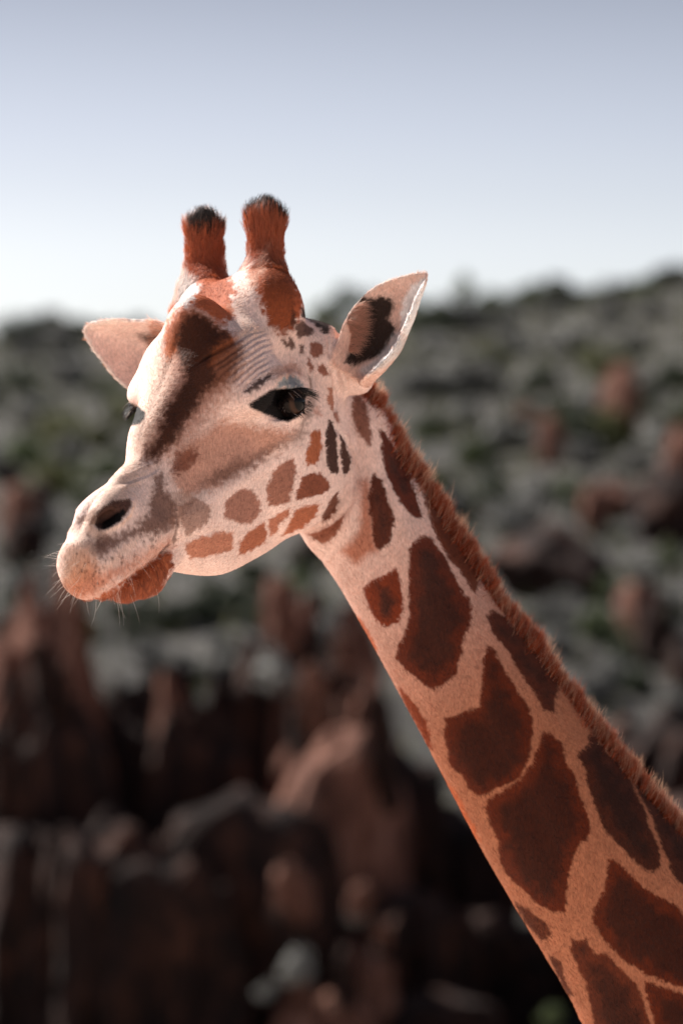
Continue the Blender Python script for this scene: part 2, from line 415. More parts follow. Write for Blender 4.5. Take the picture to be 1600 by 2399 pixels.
pt(HB2, 3, .92, 'R5', '990,660 1080,630 1190,620 1150,720 1060,800 960,850 880,880 930,800 960,730')
pt(HB2, 3.5, .85, 'R5', '790,740 860,690 955,655 945,720 880,760 850,830 790,870 775,800')
pt(HB2, 3.5, .9, 'R5', '560,910 620,850 740,770 765,850 760,920 680,970 600,1010 530,1035 550,960')
pt((176, 104, 70), 4, .85, 'R5', '120,930 220,890 300,870 320,880 360,835 440,840 505,855 490,980 400,1010 260,1050 150,1045 120,990')
pt((140, 100, 84), 5, .75, 'R5', '60,640 200,560 270,600 320,660 300,760 220,820 120,880 100,800 70,720')
for q in ('890,330 950,300 1010,340 1010,430 960,470 890,440', '950,530 1000,515 1040,560 1060,620 1010,630 960,590', '850,470 890,460 915,540 900,600 870,560'):
    pt((132, 76, 56), 2.5, .92, 'R3', q, zone='h')
for q in ('785,335 830,350 835,425 800,420', '700,260 740,290 755,380 710,400 680,350', '620,290 660,300 695,350 660,375', '760,150 820,130 915,190 915,250 860,262 800,285 765,275',
          '705,60 745,30 760,120 740,190 712,150'):
    pt((74, 42, 32), 3, .9, 'R3', q, zone='h')
pt((34, 24, 22), 2.5, .95, 'R3', '795,0 900,40 1000,90 1075,140 1062,240 1020,255 960,180 900,130 830,100', zone='h')
pt((160, 92, 60), 3, .85, 'R3', '1055,730 1090,740 1110,850 1100,960 1070,930 1050,830', zone='h')
pt((140, 78, 52), 2.5, .85, 'R3', '1118,940 1150,1000 1162,1070 1120,1030', zone='h')
pt((170, 108, 84), 5, .6, 'R3', '940,930 980,920 980,980 940,1020', zone='h')
# neck
NB = (92, 32, 8); NK = (56, 18, 6)
pt((126, 76, 58), 4, .92, 'R3', '1280,830 1350,800 1400,900 1440,1150 1450,1240 1420,1285 1330,1150 1270,960', zone='n')
pt((104, 54, 34), 3, .95, 'R3', '1380,770 1430,740 1480,850 1478,920 1420,870', zone='n')
pt(NB, 2.2, .97, 'Z1', '500,570 540,580 620,690 700,830 800,980 850,1170 895,1370 820,1370 740,1310 640,1160 560,980 520,860 520,680', (60, 22, 9), zone='n')
pt((120, 66, 44), 3, .9, 'Z1', '640,720 700,790 790,920 760,915 700,830', zone='n')
pt((170, 96, 60), 12, .8, 'Z1', '400,1010 420,1200 440,1400 480,1690 420,1700 290,1815 160,1680 260,1590 320,1480 330,1200 330,1060', zone='n')
pt((84, 32, 10), 2.4, .97, 'Z1', '465,970 540,1090 600,1260 640,1400 610,1590 500,1680 460,1650 440,1520 415,1350 400,1180 420,1050', NK, zone='n')
pt((104, 52, 32), 2.2, .97, 'Z1', '895,1080 1010,1240 1100,1380 1200,1530 1320,1720 1400,1840 1430,1960 1340,1960 1240,1820 1110,1670 1020,1540 970,1380 930,1200', (78, 36, 22), zone='n')
pt((104, 52, 32), 2.2, .97, 'Z2', '670,0 770,-20 860,150 980,320 1012,420 990,545 960,520 900,400 800,290 740,190 670,60', (78, 36, 22), zone='n')
pt(NB, 2.6, .97, 'Z2', '580,100 640,110 700,170 780,300 840,420 900,540 950,580 955,680 930,800 890,850 890,960 850,1040 850,1130 760,1190 680,1240 610,1210 560,1150 470,1080 390,1010 410,950 440,870 480,780 490,650 485,400 500,200', NK, zone='n')
pt((118, 44, 10), 2.6, .97, 'Z2', '150,490 230,430 330,390 390,340 410,370 440,500 445,670 400,760 340,775 270,740 200,640 190,570', (66, 26, 12), zone='n')
pt((126, 50, 14), 3, .95, 'Z2', '410,1210 500,1290 570,1390 630,1480 650,1600 680,1690 620,1640 560,1530 480,1390', zone='n')
pt(NB, 2.8, .97, 'T', '1143,1510 1154,1517 1176,1558 1208,1612 1240,1663 1247,1700 1244,1750 1237,1784 1214,1826 1176,1842 1126,1865 1096,1842 1080,1811 1054,1796 1046,1750 1042,1685 1044,1679 1071,1676 1097,1663 1122,1660 1125,1635 1128,1577 1133,1533', NK, zone='n')
pt((84, 36, 20), 2.4, .97, 'Z2', '1060,690 1130,640 1200,690 1400,920 1600,1180 1568,1410 1490,1390 1400,1240 1290,1080 1220,940 1130,860 1080,760', (52, 24, 15), zone='n')
pt((178, 88, 44), 3, .8, 'Z2', '60,640 110,680 180,760 265,940 225,930 140,800', zone='n')
pt((178, 88, 44), 3, .7, 'Z3', '40,230 90,290 200,440 330,700 290,690 180,480', zone='n')
pt(NB, 2.6, .97, 'Z3', '710,30 760,50 830,110 850,230 910,310 940,440 980,540 1000,650 920,740 870,900 850,1030 850,1140 780,1140 690,1100 600,1010 520,950 470,890 440,800 440,700 390,600 360,500 380,440 470,400 560,340 640,230 690,100', NK, zone='n')
pt((74, 32, 18), 2.6, .97, 'Z3', '1000,20 1100,150 1220,290 1310,480 1370,640 1420,760 1430,860 1390,900 1300,860 1200,760 1090,650 1020,480 980,350 960,260 920,170 990,110', (44, 20, 14), zone='n')
pt((70, 32, 20), 2.6, .97, 'Z3', '1250,330 1400,480 1700,800 1700,1000 1568,990 1500,900 1430,730 1370,560 1300,430', (46, 22, 15), zone='n')
pt(NB, 2.6, .97, 'Z3', '1110,810 1200,860 1300,970 1400,1040 1520,1090 1600,1200 1750,1400 1750,1650 1450,1570 1300,1500 1180,1420 1080,1310 1010,1190 1020,1110 1080,1010 1100,900', NK, zone='n')
pt((92, 38, 18), 2.6, .97, 'Z3', '880,1300 930,1320 970,1300 1020,1390 1100,1400 1200,1500 1280,1580 1330,1700 1400,1950 1050,2000 1000,1720 970,1580 910,1450 880,1380', NK, zone='n')
pt(NB, 2.6, .97, 'Z3', '1330,1560 1450,1600 1700,1700 1800,2200 1500,2100 1400,1850 1340,1650', NK, zone='n')
pt((92, 40, 18), 2.6, .97, 'Z3', '530,1070 620,1120 700,1180 770,1280 700,1310 640,1250 580,1170', zone='n')
pt((92, 40, 18), 2.6, .97, 'Z3', '740,1390 820,1450 850,1570 900,1660 860,1640 800,1540', zone='n')
# ears
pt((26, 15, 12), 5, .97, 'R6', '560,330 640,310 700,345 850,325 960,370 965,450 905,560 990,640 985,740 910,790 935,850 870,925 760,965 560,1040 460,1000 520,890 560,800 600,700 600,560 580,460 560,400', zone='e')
pt((222, 220, 220), 9, .9, 'R6', '620,1080 800,960 900,840 990,690 1040,700 1080,780 1100,830 1000,950 860,1060 700,1130', zone='e')
pt((252, 248, 246), 6, .95, 'R6', '1260,150 1150,210 1080,330 1030,480 1040,640 1090,780 1130,830 1180,700 1250,450 1290,150', zone='e')  # sunlight on the inner side of the rear flap, painted near-white
pt((240, 226, 216), 4, .8, 'R6', '600,290 680,230 900,130 1200,70 1290,100 1220,100 960,150 760,250 650,300 540,500 480,620 500,420', zone='e')
pt((70, 44, 36), 9, .85, 'R2', '640,330 760,325 900,310 880,470 820,460 720,400', zone='f')
pt((238, 226, 218), 3, .8, 'R2', '150,280 200,240 330,205 560,190 900,205 900,222 560,212 300,240 190,280 180,340 320,560 560,830 540,840 300,590 150,340', zone='f')

# value noise on integer lattices
def vnoise(x, y, seed=0):
    xi = np.floor(x).astype(np.int64); yi = np.floor(y).astype(np.int64); fx = x-xi; fy = y-yi
    fx = fx*fx*(3-2*fx); fy = fy*fy*(3-2*fy)
    def hsh(a, b):
        n = (a*374761393+b*668265263+seed*1442695041) & 0x7fffffff
        n = ((n ^ (n >> 13))*1274126177) & 0x7fffffff
        return ((n ^ (n >> 16)) & 0xffff)/65535.0
    return (hsh(xi, yi)*(1-fx)+hsh(xi+1, yi)*fx)*(1-fy)+(hsh(xi, yi+1)*(1-fx)+hsh(xi+1, yi+1)*fx)*fy
def sstep(x): x = np.clip(x, 0, 1); return x*x*(3-2*x)
def paint(uv, zone, ax):
    """albedo at photograph coordinates uv; zone 0 head, 1 neck, 2 near ear, 3 far ear; ax = distance down the neck 0..1"""
    n = len(uv); u = uv[:,0]; v = uv[:,1]
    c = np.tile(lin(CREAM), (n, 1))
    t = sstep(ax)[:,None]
    c = c*(1-t)+lin((176, 114, 84))*t  # darker down the neck, the dimmer light there put into the colour
    c[zone == 2] = lin((232, 198, 184)); c[zone == 3] = lin((240, 214, 204))
    zs = {'h': zone == 0, 'n': zone == 1, 'e': zone == 2, 'f': zone == 3}
    wx = (vnoise(u/7, v/7, 1)-.5)*2+(vnoise(u/3, v/3, 2)-.5); wy = (vnoise(u/7, v/7, 3)-.5)*2+(vnoise(u/3, v/3, 4)-.5)
    for col, soft, op, core, pg, zn, warp in PAINT:
        lo = pg.min(0)-soft*2-8; hi = pg.max(0)+soft*2+8
        m = (u > lo[0]) & (u < hi[0]) & (v > lo[1]) & (v < hi[1])
        zm = np.zeros(n, bool)
        for k in zn: zm |= zs[k]
        m &= zm
        if not m.any(): continue
        i = np.nonzero(m)[0]
        q = np.stack([u[i]+wx[i]*warp, v[i]+wy[i]*warp], 1)
        d = poly_sd(q, pg)
        a = (sstep(.5-d/(2*soft))*op)[:,None]
        cc = np.tile(col, (len(i), 1))
        if core is not None:
            k = sstep((-d-6)/34+(vnoise(u[i]/22, v[i]/22, 5)-.5)*.8)[:,None]
            cc = cc*(1-k)+core*k
        c[i] = c[i]*(1-a)+cc*a
    g = (vnoise(u/26, v/26, 8)-.5)*.14+(vnoise(u/6, v/6, 9)-.5)*.12
    return np.clip(c*(1+g[:,None]), 0, 1)

# ------------------------------------------------------------------ wrinkles and folds (photograph px, amplitude in mm, half width px)
FOLD = []
def fold(r, txt, amp, w): FOLD.append((PG(r, txt), amp, w))
for i, t in enumerate(['380,1640 470,1560 620,1490 780,1400 900,1330 1020,1310', '540,1640 640,1580 780,1480 920,1380 1040,1330', '560,1680 700,1590 840,1490 960,1410 1060,1380',
                       '620,1720 740,1620 880,1530 1000,1450 1090,1420', '660,1770 770,1670 900,1580 1020,1500 1100,1480', '720,1800 810,1710 930,1610 1040,1550',
                       '770,1820 850,1740 960,1650 1080,1580', '820,1830 890,1770 980,1690 1080,1640', '440,1600 520,1530 660,1450 800,1370 900,1290']):
    fold('R1', t, -3.6, 3.0)
for t in ['1050,250 1060,420 1100,560 1140,760 1140,900', '1090,240 1110,420 1150,560 1200,700 1210,800', '1130,200 1150,400 1190,500 1240,620 1260,760', '1070,560 1110,660 1120,900 1110,1000']:
    fold('R3', t, -2.6, 3.0)
fold('R5', '1310,0 1420,120 1470,260 1482,380 1475,480 1460,580 1380,700 1260,800 1100,860', -5.0, 5)
fold('R5', '1290,40 1380,140 1440,260 1450,380', 2.0, 8)
fold('R3', '560,750 620,690 720,680 800,710 850,745', -1.2, 3)
fold('R3', '540,720 600,640 700,605 800,630 860,690 880,760', 2.0, 6)
fold('R3', '870,560 905,640 912,720 890,790', -2.2, 4)
fold('R3', '270,780 340,710 470,630 550,600', -2.5, 6)
fold('R4', '560,300 760,250 950,170 1080,130', 1.0, 5); fold('R4', '600,360 800,300 960,250 1080,180', -.9, 4); fold('R4', '700,380 850,320 1000,260 1100,190', 1.0, 4)
fold('R4', '1240,560 1250,700 1230,800 1180,880', -2.2, 4)
fold('R4', '480,1390 640,1310 820,1190 960,1090 1080,990 1180,880', -5.0, 4.5)
fold('R4', '560,770 700,700 800,600 830,500 800,450', 2.4, 5)
fold('R2', '650,760 640,820 660,900 700,1000', -1.6, 3); fold('R2', '690,700 680,800 700,900 715,1000', -1.4, 3)
fold('R5', '-10,940 120,900 300,850 420,820', -1.2, 5)
fold('R5', '300,560 600,420 900,260 1060,120', 2.0, 16)
fold('T', '850,1220 930,1370 1080,1620 1230,1880 1400,2180', -3.5, 34); fold('T', '790,1260 860,1390 980,1600 1120,1850 1290,2160', 3.0, 30); fold('T', '900,1000 1000,1180 1130,1380 1300,1640 1480,1860', -3.5, 26)
fold('T', '852,990 900,1120 960,1260 1010,1380', 3.5, 22); fold('T', '826,960 842,1060 850,1150', -3.5, 12); fold('T', '1100,1240 1200,1420 1330,1600 1480,1780', 2.5, 16)
def relief(uv):
    a = np.zeros(len(uv))
    for pl, amp, w in FOLD:
        lo = pl.min(0)-4*w; hi = pl.max(0)+4*w
        i = np.nonzero(((uv > lo) & (uv < hi)).all(1))[0]
        if not len(i): continue
        q = uv[i]; best = np.full(len(i), 1e9); n = len(pl)-1; ts = np.zeros(len(i))
        for k in range(n):
            e = pl[k+1]-pl[k]; v = q-pl[k]; t = np.clip(v@e/e.dot(e), 0, 1)
            d = np.linalg.norm(v-t[:,None]*e, axis=1); m = d < best; best[m] = d[m]; ts[m] = (k+t[m])/n
        a[i] += amp*np.exp(-(best/w)**2)*np.clip(np.minimum(ts, 1-ts)*5+.15, 0, 1)
    return a*.001
def nodes(name):
    m = bpy.data.materials.new(name); m.use_nodes = True; t = m.node_tree
    return m, t, t.nodes['Principled BSDF']
def nd(t, kind, **kw):
    n = t.nodes.new(kind)
    for k, v in kw.items():
        if k.startswith('i_'): n.inputs[k[2:].replace('_', ' ')].default_value = v
        else: setattr(n, k, v)
    return n
# ------------------------------------------------------------------ the land
def fbm(x, y, seed, o=4):
    a = 0; f = 1; w = .5
    for k in range(o): a = a+w*(vnoise(x*f, y*f, seed+k)-.5); f *= 2.03; w *= .5
    return a
CX = np.array([0, 150, 190, 260, 500, 800, 900, 1040, 1150, 1200, 1300, 1400, 1450, 1600], float)
CYP = np.array([800, 795, 790, 790, 770, 735, 735, 740, 735, 725, 700, 705, 700, 650], float)
def terr(x, y):
    "height of the land"
    d = y+DIST
    px = 800+FPX*x/np.maximum(d, 40)
    crest = CAMH+92*(1199.5-np.interp(px, CX, CYP))/FPX
    t = np.clip((d-36)/(92-36), 0, 1.0)
    z = 1.9*sstep((d-30)/6)+(crest-1.9)*(t**.80)
    z = np.where(d > 92, crest-(d-92)*.10, z); z = np.maximum(z, np.where(d > 92, -4, -1))
    amp = .35*sstep((d-24)/10)*np.where(d > 95, 0, 1)
    return z+fbm(x/6, y/6, 31)*amp*1.6+fbm(x/1.3, y/1.3, 41)*amp*.5
xs = np.concatenate([-np.geomspace(1500, 32, 24), np.linspace(-30, 30, 121), np.geomspace(32, 1500, 24)])
ys = np.concatenate([-np.geomspace(1500, 8, 20), np.linspace(-6, 110, 200), np.geomspace(115, 1500, 24)])
X, Y = np.meshgrid(xs, ys, indexing='ij'); Zt = terr(X.ravel(), Y.ravel())
G = np.stack([X.ravel(), Y.ravel(), Zt], 1); ny_ = len(ys); i0 = (np.arange(len(xs)-1)[:,None]*ny_+np.arange(ny_-1)[None]).ravel()
tm = make_mesh('ground', G, np.stack([i0, i0+ny_, i0+ny_+1, i0+1], 1))
grd = bpy.data.objects.new('ground', tm); COL.objects.link(grd); grd['kind'] = 'structure'
M_GR, t, b = nodes('soil')
ge = nd(t, 'ShaderNodeNewGeometry'); sp = nd(t, 'ShaderNodeSeparateXYZ'); t.links.new(ge.outputs['Position'], sp.inputs[0])
mr = nd(t, 'ShaderNodeMapRange'); mr.inputs['From Min'].default_value = 12; mr.inputs['From Max'].default_value = 20; t.links.new(sp.outputs['Y'], mr.inputs[0])
n1 = nd(t, 'ShaderNodeTexNoise', i_Scale=.9, i_Detail=8.0); t.links.new(ge.outputs['Position'], n1.inputs['Vector'])
cr = nd(t, 'ShaderNodeValToRGB'); cr.color_ramp.elements[0].color = (.012, .011, .009, 1); cr.color_ramp.elements[1].color = (.05, .042, .036, 1)
cr.color_ramp.elements[0].position = .35; cr.color_ramp.elements[1].position = .68
n2 = nd(t, 'ShaderNodeTexNoise', i_Scale=3.0, i_Detail=8.0); t.links.new(ge.outputs['Position'], n2.inputs['Vector'])
cr2 = nd(t, 'ShaderNodeValToRGB'); cr2.color_ramp.elements[0].color = (.52, .40, .32, 1); cr2.color_ramp.elements[1].color = (.68, .55, .46, 1)
t.links.new(n1.outputs[0], cr.inputs[0]); t.links.new(n2.outputs[0], cr2.inputs[0])
mx = nd(t, 'ShaderNodeMix', data_type='RGBA'); t.links.new(mr.outputs[0], mx.inputs['Factor']); t.links.new(cr2.outputs[0], mx.inputs['A']); t.links.new(cr.outputs[0], mx.inputs['B'])
t.links.new(mx.outputs['Result'], b.inputs['Base Color']); b.inputs['Roughness'].default_value = .95
bp = nd(t, 'ShaderNodeBump'); bp.inputs['Strength'].default_value = .6; bp.inputs['Distance'].default_value = .1; t.links.new(n1.outputs[0], bp.inputs['Height']); t.links.new(bp.outputs[0], b.inputs['Normal'])
tm.materials.append(M_GR)

def leaf_mat(name, c0, c1):
    m, t, b = nodes(name)
    ge = nd(t, 'ShaderNodeNewGeometry'); oi = nd(t, 'ShaderNodeObjectInfo')
    cr = nd(t, 'ShaderNodeValToRGB'); cr.color_ramp.elements[0].color = (*c0, 1); cr.color_ramp.elements[1].color = (*c1, 1)
    t.links.new(ge.outputs['Random Per Island'], cr.inputs[0])
    mr = nd(t, 'ShaderNodeMapRange'); mr.inputs['To Min'].default_value = .7; mr.inputs['To Max'].default_value = 1.3; t.links.new(oi.outputs['Random'], mr.inputs[0])
    v = nd(t, 'ShaderNodeVectorMath', operation='SCALE'); t.links.new(cr.outputs[0], v.inputs[0]); t.links.new(mr.outputs[0], v.inputs['Scale'])
    t.links.new(v.outputs[0], b.inputs['Base Color']); b.inputs['Roughness'].default_value = .6; b.inputs['Specular IOR Level'].default_value = .25
    return m
LEAF = dict(grey=leaf_mat('grey_leaves', (.09, .088, .078), (.32, .31, .285)), olive=leaf_mat('olive_leaves', (.06, .065, .018), (.17, .17, .06)),
            dark=leaf_mat('dark_leaves', (.018, .026, .012), (.06, .075, .03)), green=leaf_mat('green_leaves', (.05, .07, .02), (.15, .18, .08)))
def leaf_cloud(r, n, size, lumps, squash=.8, seed=0):
    g = np.random.default_rng(seed)
    C = g.normal(0, 1, (lumps, 3)); C /= np.linalg.norm(C, axis=1, keepdims=True); C *= g.uniform(.2, .62, (lumps, 1)); C[:,2] = np.abs(C[:,2])*.9+.25
    k = g.integers(0, lumps, n); d = g.normal(0, 1, (n, 3)); d /= np.linalg.norm(d, axis=1, keepdims=True)
    rad = g.uniform(.28, .46, lumps)[k]*g.uniform(.55, 1.08, n)
    p = (C[k]+d*rad[:,None])*r; p[:,2] *= squash
    nrm = d+g.normal(0, .7, (n, 3)); nrm /= np.linalg.norm(nrm, axis=1, keepdims=True)
    a = np.cross(nrm, g.normal(0, 1, (n, 3))); a /= np.linalg.norm(a, axis=1, keepdims=True); b = np.cross(nrm, a)
    s = size*g.uniform(.6, 1.3, (n, 1))
    V = np.stack([p-a*s, p+b*s*.5, p+a*s, p-b*s*.5], 1).reshape(-1, 3)
    return V, np.arange(n*4).reshape(-1, 4)
BUSH = {}
for kn in LEAF:
    BUSH[kn] = []
    for v in range(4):
        V, q = leaf_cloud(1.0, 1500, .08, 11, .95, seed=hash((kn, v)) % 1 + 17*v+len(kn)*101)
        m = make_mesh(kn+'_shrub', V, q, False); m.materials.append(LEAF[kn]); BUSH[kn].append(m)
def M_rock(name, c0, c1, c2):
    m, t, b = nodes(name)
    tc = nd(t, 'ShaderNodeTexCoord'); n1 = nd(t, 'ShaderNodeTexNoise', i_Scale=2.2, i_Detail=9.0, i_Roughness=.65); n2 = nd(t, 'ShaderNodeTexNoise', i_Scale=9.0, i_Detail=6.0)
    t.links.new(tc.outputs['Object'], n1.inputs[0]); t.links.new(tc.outputs['Object'], n2.inputs[0])
    cr = nd(t, 'ShaderNodeValToRGB'); e = cr.color_ramp.elements; e[0].position = .32; e[0].color = (*c0, 1); e[1].position = .7; e[1].color = (*c2, 1); x = e.new(.52); x.color = (*c1, 1)
    t.links.new(n1.outputs[0], cr.inputs[0]); t.links.new(cr.outputs[0], b.inputs['Base Color']); b.inputs['Roughness'].default_value = .9; b.inputs['Specular IOR Level'].default_value = .2
    bp = nd(t, 'ShaderNodeBump'); bp.inputs['Strength'].default_value = .8; bp.inputs['Distance'].default_value = .08; t.links.new(n2.outputs[0], bp.inputs['Height']); t.links.new(bp.outputs[0], b.inputs['Normal'])
    return m
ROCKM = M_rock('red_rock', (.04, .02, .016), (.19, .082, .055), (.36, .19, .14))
SHADEDM = M_rock('shaded_rock', (.006, .005, .005), (.026, .012, .009), (.10, .040, .024))  # for rocks in deep shade, the darkness put into the colour
import bmesh
def rock_mesh(name, seed, mat, tall=1.0, box=0):
    bm = bmesh.new(); bmesh.ops.create_icosphere(bm, subdivisions=4, radius=1.0)
    g = np.random.default_rng(seed); co = np.array([v.co[:] for v in bm.verts])
    c0 = co.copy()
    pl = g.normal(0, 1, (13, 3)); pl[:,2] *= .45; pl /= np.linalg.norm(pl, axis=1, keepdims=True); h = g.uniform(.62, .95, 13)
    sup = np.full(len(co), 1.05)
    for p_, hh in zip(pl, h):
        dd = co@p_; sup = np.where(dd > .05, np.minimum(sup, hh/np.maximum(dd, .05)), sup)
    co = co*sup[:,None]
    nz = vnoise(co[:,0]*4+co[:,2]*1.7*tall, co[:,1]*4-co[:,2]*1.1, seed)-.5; nz2 = vnoise(co[:,0]*10, co[:,1]*10+co[:,2]*9, seed+3)-.5
    co *= (1+nz*.16+nz2*.06)[:,None]
    if box:                                            # a column: straight flanks, a broken flat top
        m_ = (np.abs(c0)**box).sum(1)**(1/box); flat = c0/m_[:,None]*.92
        a_ = np.arctan2(c0[:,1], c0[:,0]); ridg = (vnoise(a_*2.2+seed, c0[:,2]*.8, seed+9)-.5)*.62+(vnoise(a_*6+seed, c0[:,2]*2.5, seed+5)-.5)*.22
        hz = (vnoise(c0[:,0]*2.5+9, c0[:,1]*2.5, seed+7)-.5)*.42
        co = flat*(1+ridg)[:,None]*np.array((1, 1, 0))+np.stack([nz*.08, nz2*.08, flat[:,2]+hz*(flat[:,2] > 0)+nz2*.02], 1)
    for v, c in zip(bm.verts, co): v.co = c
    me = bpy.data.meshes.new(name); bm.to_mesh(me); bm.free(); me.materials.append(mat); return me
ROCKS = [rock_mesh('boulder', 50+k, ROCKM) for k in range(5)]; PILS = [rock_mesh('rock_pillar', 80+k, SHADEDM, 2.0, 5) for k in range(5)]; REDP = [rock_mesh('rock_pillar', 90+k, ROCKM, 2.0, 4) for k in range(5)]; SHADEDB = [rock_mesh('boulder', 70+k, SHADEDM) for k in range(5)]
def tag(o, label, cat, group=None):
    o['label'] = label; o['category'] = cat
    if group: o['group'] = group
def put(name, mesh, loc, scale, rz, label, cat, group=None, tilt=0):
    o = bpy.data.objects.new(name, mesh); COL.objects.link(o); o.location = loc; o.scale = scale; o.rotation_euler = (tilt, 0, rz); tag(o, label, cat, group); return o
def on_slope(px, py):
    "where the line of sight through a photograph point meets the land"
    d = ray(px, py); ts = np.linspace(33, 91, 400)
    p = CAM+d*ts[:,None]; g_ = terr(p[:,0], p[:,1]); i = np.argmax(p[:,2] < g_)
    if not (p[:,2] < g_).any(): i = len(ts)-1
    return np.array((p[i,0], p[i,1], terr(p[i:i+1,0], p[i:i+1,1])[0])), ts[i]
KN = dict(grey='pale grey', olive='olive yellow-green', dark='dark green', green='mid green')
def zone_words(px, py):
    if px < 600:
        return 'on the hill left of the far ear' if py < 930 else ('on the slope left of the nose' if py < 1330 else 'above the pillars under the chin')
    if px < 1000 and py > 1330: return 'between jaw and neck'
    if py < 790: return 'along the skyline right of the ear'
    if py < 920: return 'below the skyline right of the ear'
    if py < 1060: return 'on the slope level with the eye'
    if py < 1200: return 'on the slope level with the mouth'
    if py < 1450: return 'on the slope level with the chin'
    return 'low at the right edge beside the mane'
ORD = ['first', 'second', 'third', 'fourth', 'fifth', 'sixth', 'seventh', 'eighth', 'ninth', 'tenth', 'eleventh', 'twelfth', 'thirteenth', 'fourteenth', 'fifteenth', 'sixteenth', 'seventeenth', 'eighteenth', 'nineteenth', 'twentieth']
SHL = {}
def name_shrubs():
    "each shrub named by its colour, its stretch of hillside and its turn from the left there"
    for (kw, zw), l in SHL.items():
        l.sort(key=lambda e: e[0])
        for i, (x, o) in enumerate(l):
            o['label'] = ('the only %s shrub %s' % (kw, zw)) if len(l) == 1 else ('%s %s shrub from the left, %s' % (ORD[min(i, 19)], kw, zw) if i else 'leftmost %s shrub %s' % (kw, zw))
def shrub(kind, px, py, wpx, v=None, hsc=1.0):
    "px, py: where its middle shows; wpx: its width in the photograph"
    p, tt = on_slope(px, py+wpx*.30)
    r = wpx/2*tt/FPX*(1.35+.75*((px*13+py*7) % 10)/10)
    zw = zone_words(px, py)
    g = random.Random(int(px*7+py*13))
    o = put('shrub', BUSH[kind][g.randrange(4) if v is None else v], tuple(p-np.array((0, 0, r*.10))), (r*g.uniform(.9, 1.2), r, r*g.uniform(.85, 1.15)*hsc), g.uniform(0, 6.28),
        '', 'shrub', '%s shrubs %s' % (KN[kind], zw))
    SHL.setdefault((KN[kind], zw), []).append((px, o))
SH = '''grey 1085 880 150;grey 985 900 120;grey 1190 1010 150;green 1110 1060 120;grey 1250 1150 110;green 1330 1140 120;grey 1370 1060 110;grey 1490 1070 130;grey 1540 1010 120
dark 1230 960 110;dark 1150 1180 130;dark 1310 960 90;olive 1130 840 130;olive 1390 840 110;dark 1270 880 130;grey 1200 800 140;grey 1330 790 130;grey 1480 800 140;grey 1010 800 130;olive 1040 1120 90
grey 1350 1440 110;green 1420 1470 130;grey 1500 1330 110;grey 1560 1390 120;green 1570 1310 90;grey 1290 1500 110;grey 1250 1430 90;grey 1440 1570 100;grey 1380 1600 120;dark 1500 1600 100;grey 1570 1650 90
dark 1460 1530 80;grey 1180 1290 80;dark 1150 1120 80;grey 1570 880 120;dark 1460 900 90;dark 1020 990 110;grey 1090 970 110;grey 1420 960 90;green 1000 1010 80
dark 40 880 130;grey 150 870 130;dark 250 900 100;grey 70 960 110;olive 150 1010 140;olive 230 1010 120;green 60 1060 110;olive 130 1110 150;green 240 1090 120;grey 170 1060 100;grey 30 1130 100
dark 60 1200 110;grey 110 1220 100;green 200 1160 90;dark 20 1290 100;grey 50 1370 130;grey 130 1340 110;grey 190 1250 80;green 20 1430 90;grey 260 960 90;dark 320 1050 80;dark 100 930 90
dark 400 1440 130;dark 480 1430 120;grey 520 1500 100;grey 430 1550 110;grey 360 1520 100;dark 560 1400 120;dark 640 1390 110;green 690 1370 100;dark 740 1400 100;grey 780 1450 90;grey 500 1560 100
dark 620 1440 110;dark 310 1480 90;grey 560 1560 90;dark 700 1330 80;dark 590 1340 90;dark 500 1370 90'''
for row in SH.replace('\n', ';').split(';'):
    k, a, b_, c_ = row.split(); shrub(k, float(a), float(b_), float(c_))
gg = random.Random(5)
for i in range(64):                                  # the thinner cover between and behind those, and a step beyond the frame
    px = gg.uniform(-260, 1860); py = gg.uniform(760, 1480)
    if 330 < px < 900 and py < 1300 and i % 3: continue
    shrub(gg.choice(['grey', 'grey', 'green', 'dark', 'olive', 'dark']), px, py, gg.uniform(70, 120))
# the same cover goes on to both sides of the picture
for i in range(110):
    side = -1 if i % 2 else 1
    px = gg.uniform(-3400, -260) if side < 0 else gg.uniform(1860, 5000); py = gg.uniform(740, 1480)
    p, tt = on_slope(px, py); r = gg.uniform(90, 170)/2*tt/FPX*1.5
    kd = gg.choice(['grey', 'grey', 'green', 'dark', 'olive', 'dark'])
    zw = 'on the hillside beyond the %s edge%s' % ('left' if side < 0 else 'right', '' if abs(px-800) < 2400 else ', far out')
    o = put('shrub', BUSH[kd][i % 4], tuple(p), (r, r, r), i*1.3, '', 'shrub', '%s shrubs %s' % (KN[kd], zw)); SHL.setdefault((KN[kd], zw), []).append((px, o))
# skyline bushes and trees
for px, py, w_, k in ((30, 775, 90, 'dark'), (110, 778, 90, 'dark'), (190, 762, 80, 'dark'), (250, 772, 80, 'green'), (330, 760, 90, 'dark'), (760, 715, 80, 'green'), (960, 725, 80, 'green'), (1030, 722, 70, 'dark'),
                      (1150, 715, 80, 'green'), (1215, 705, 80, 'dark'), (1255, 690, 80, 'green'), (1345, 685, 90, 'dark'), (1400, 690, 80, 'green'), (1455, 680, 80, 'dark'), (1515, 665, 90, 'green'), (1560, 650, 80, 'dark'), (880, 722, 80, 'dark'),
                      (1290, 720, 90, 'grey'), (1180, 740, 90, 'grey'), (1420, 730, 100, 'grey'), (1530, 720, 100, 'grey'), (1080, 745, 100, 'grey'), (150, 800, 100, 'grey'), (60, 810, 90, 'grey'), (300, 800, 100, 'dark')):
    shrub(k, px, py, w_)
BARK = M_rock('bark', (.03, .022, .018), (.07, .05, .04), (.12, .09, .07))
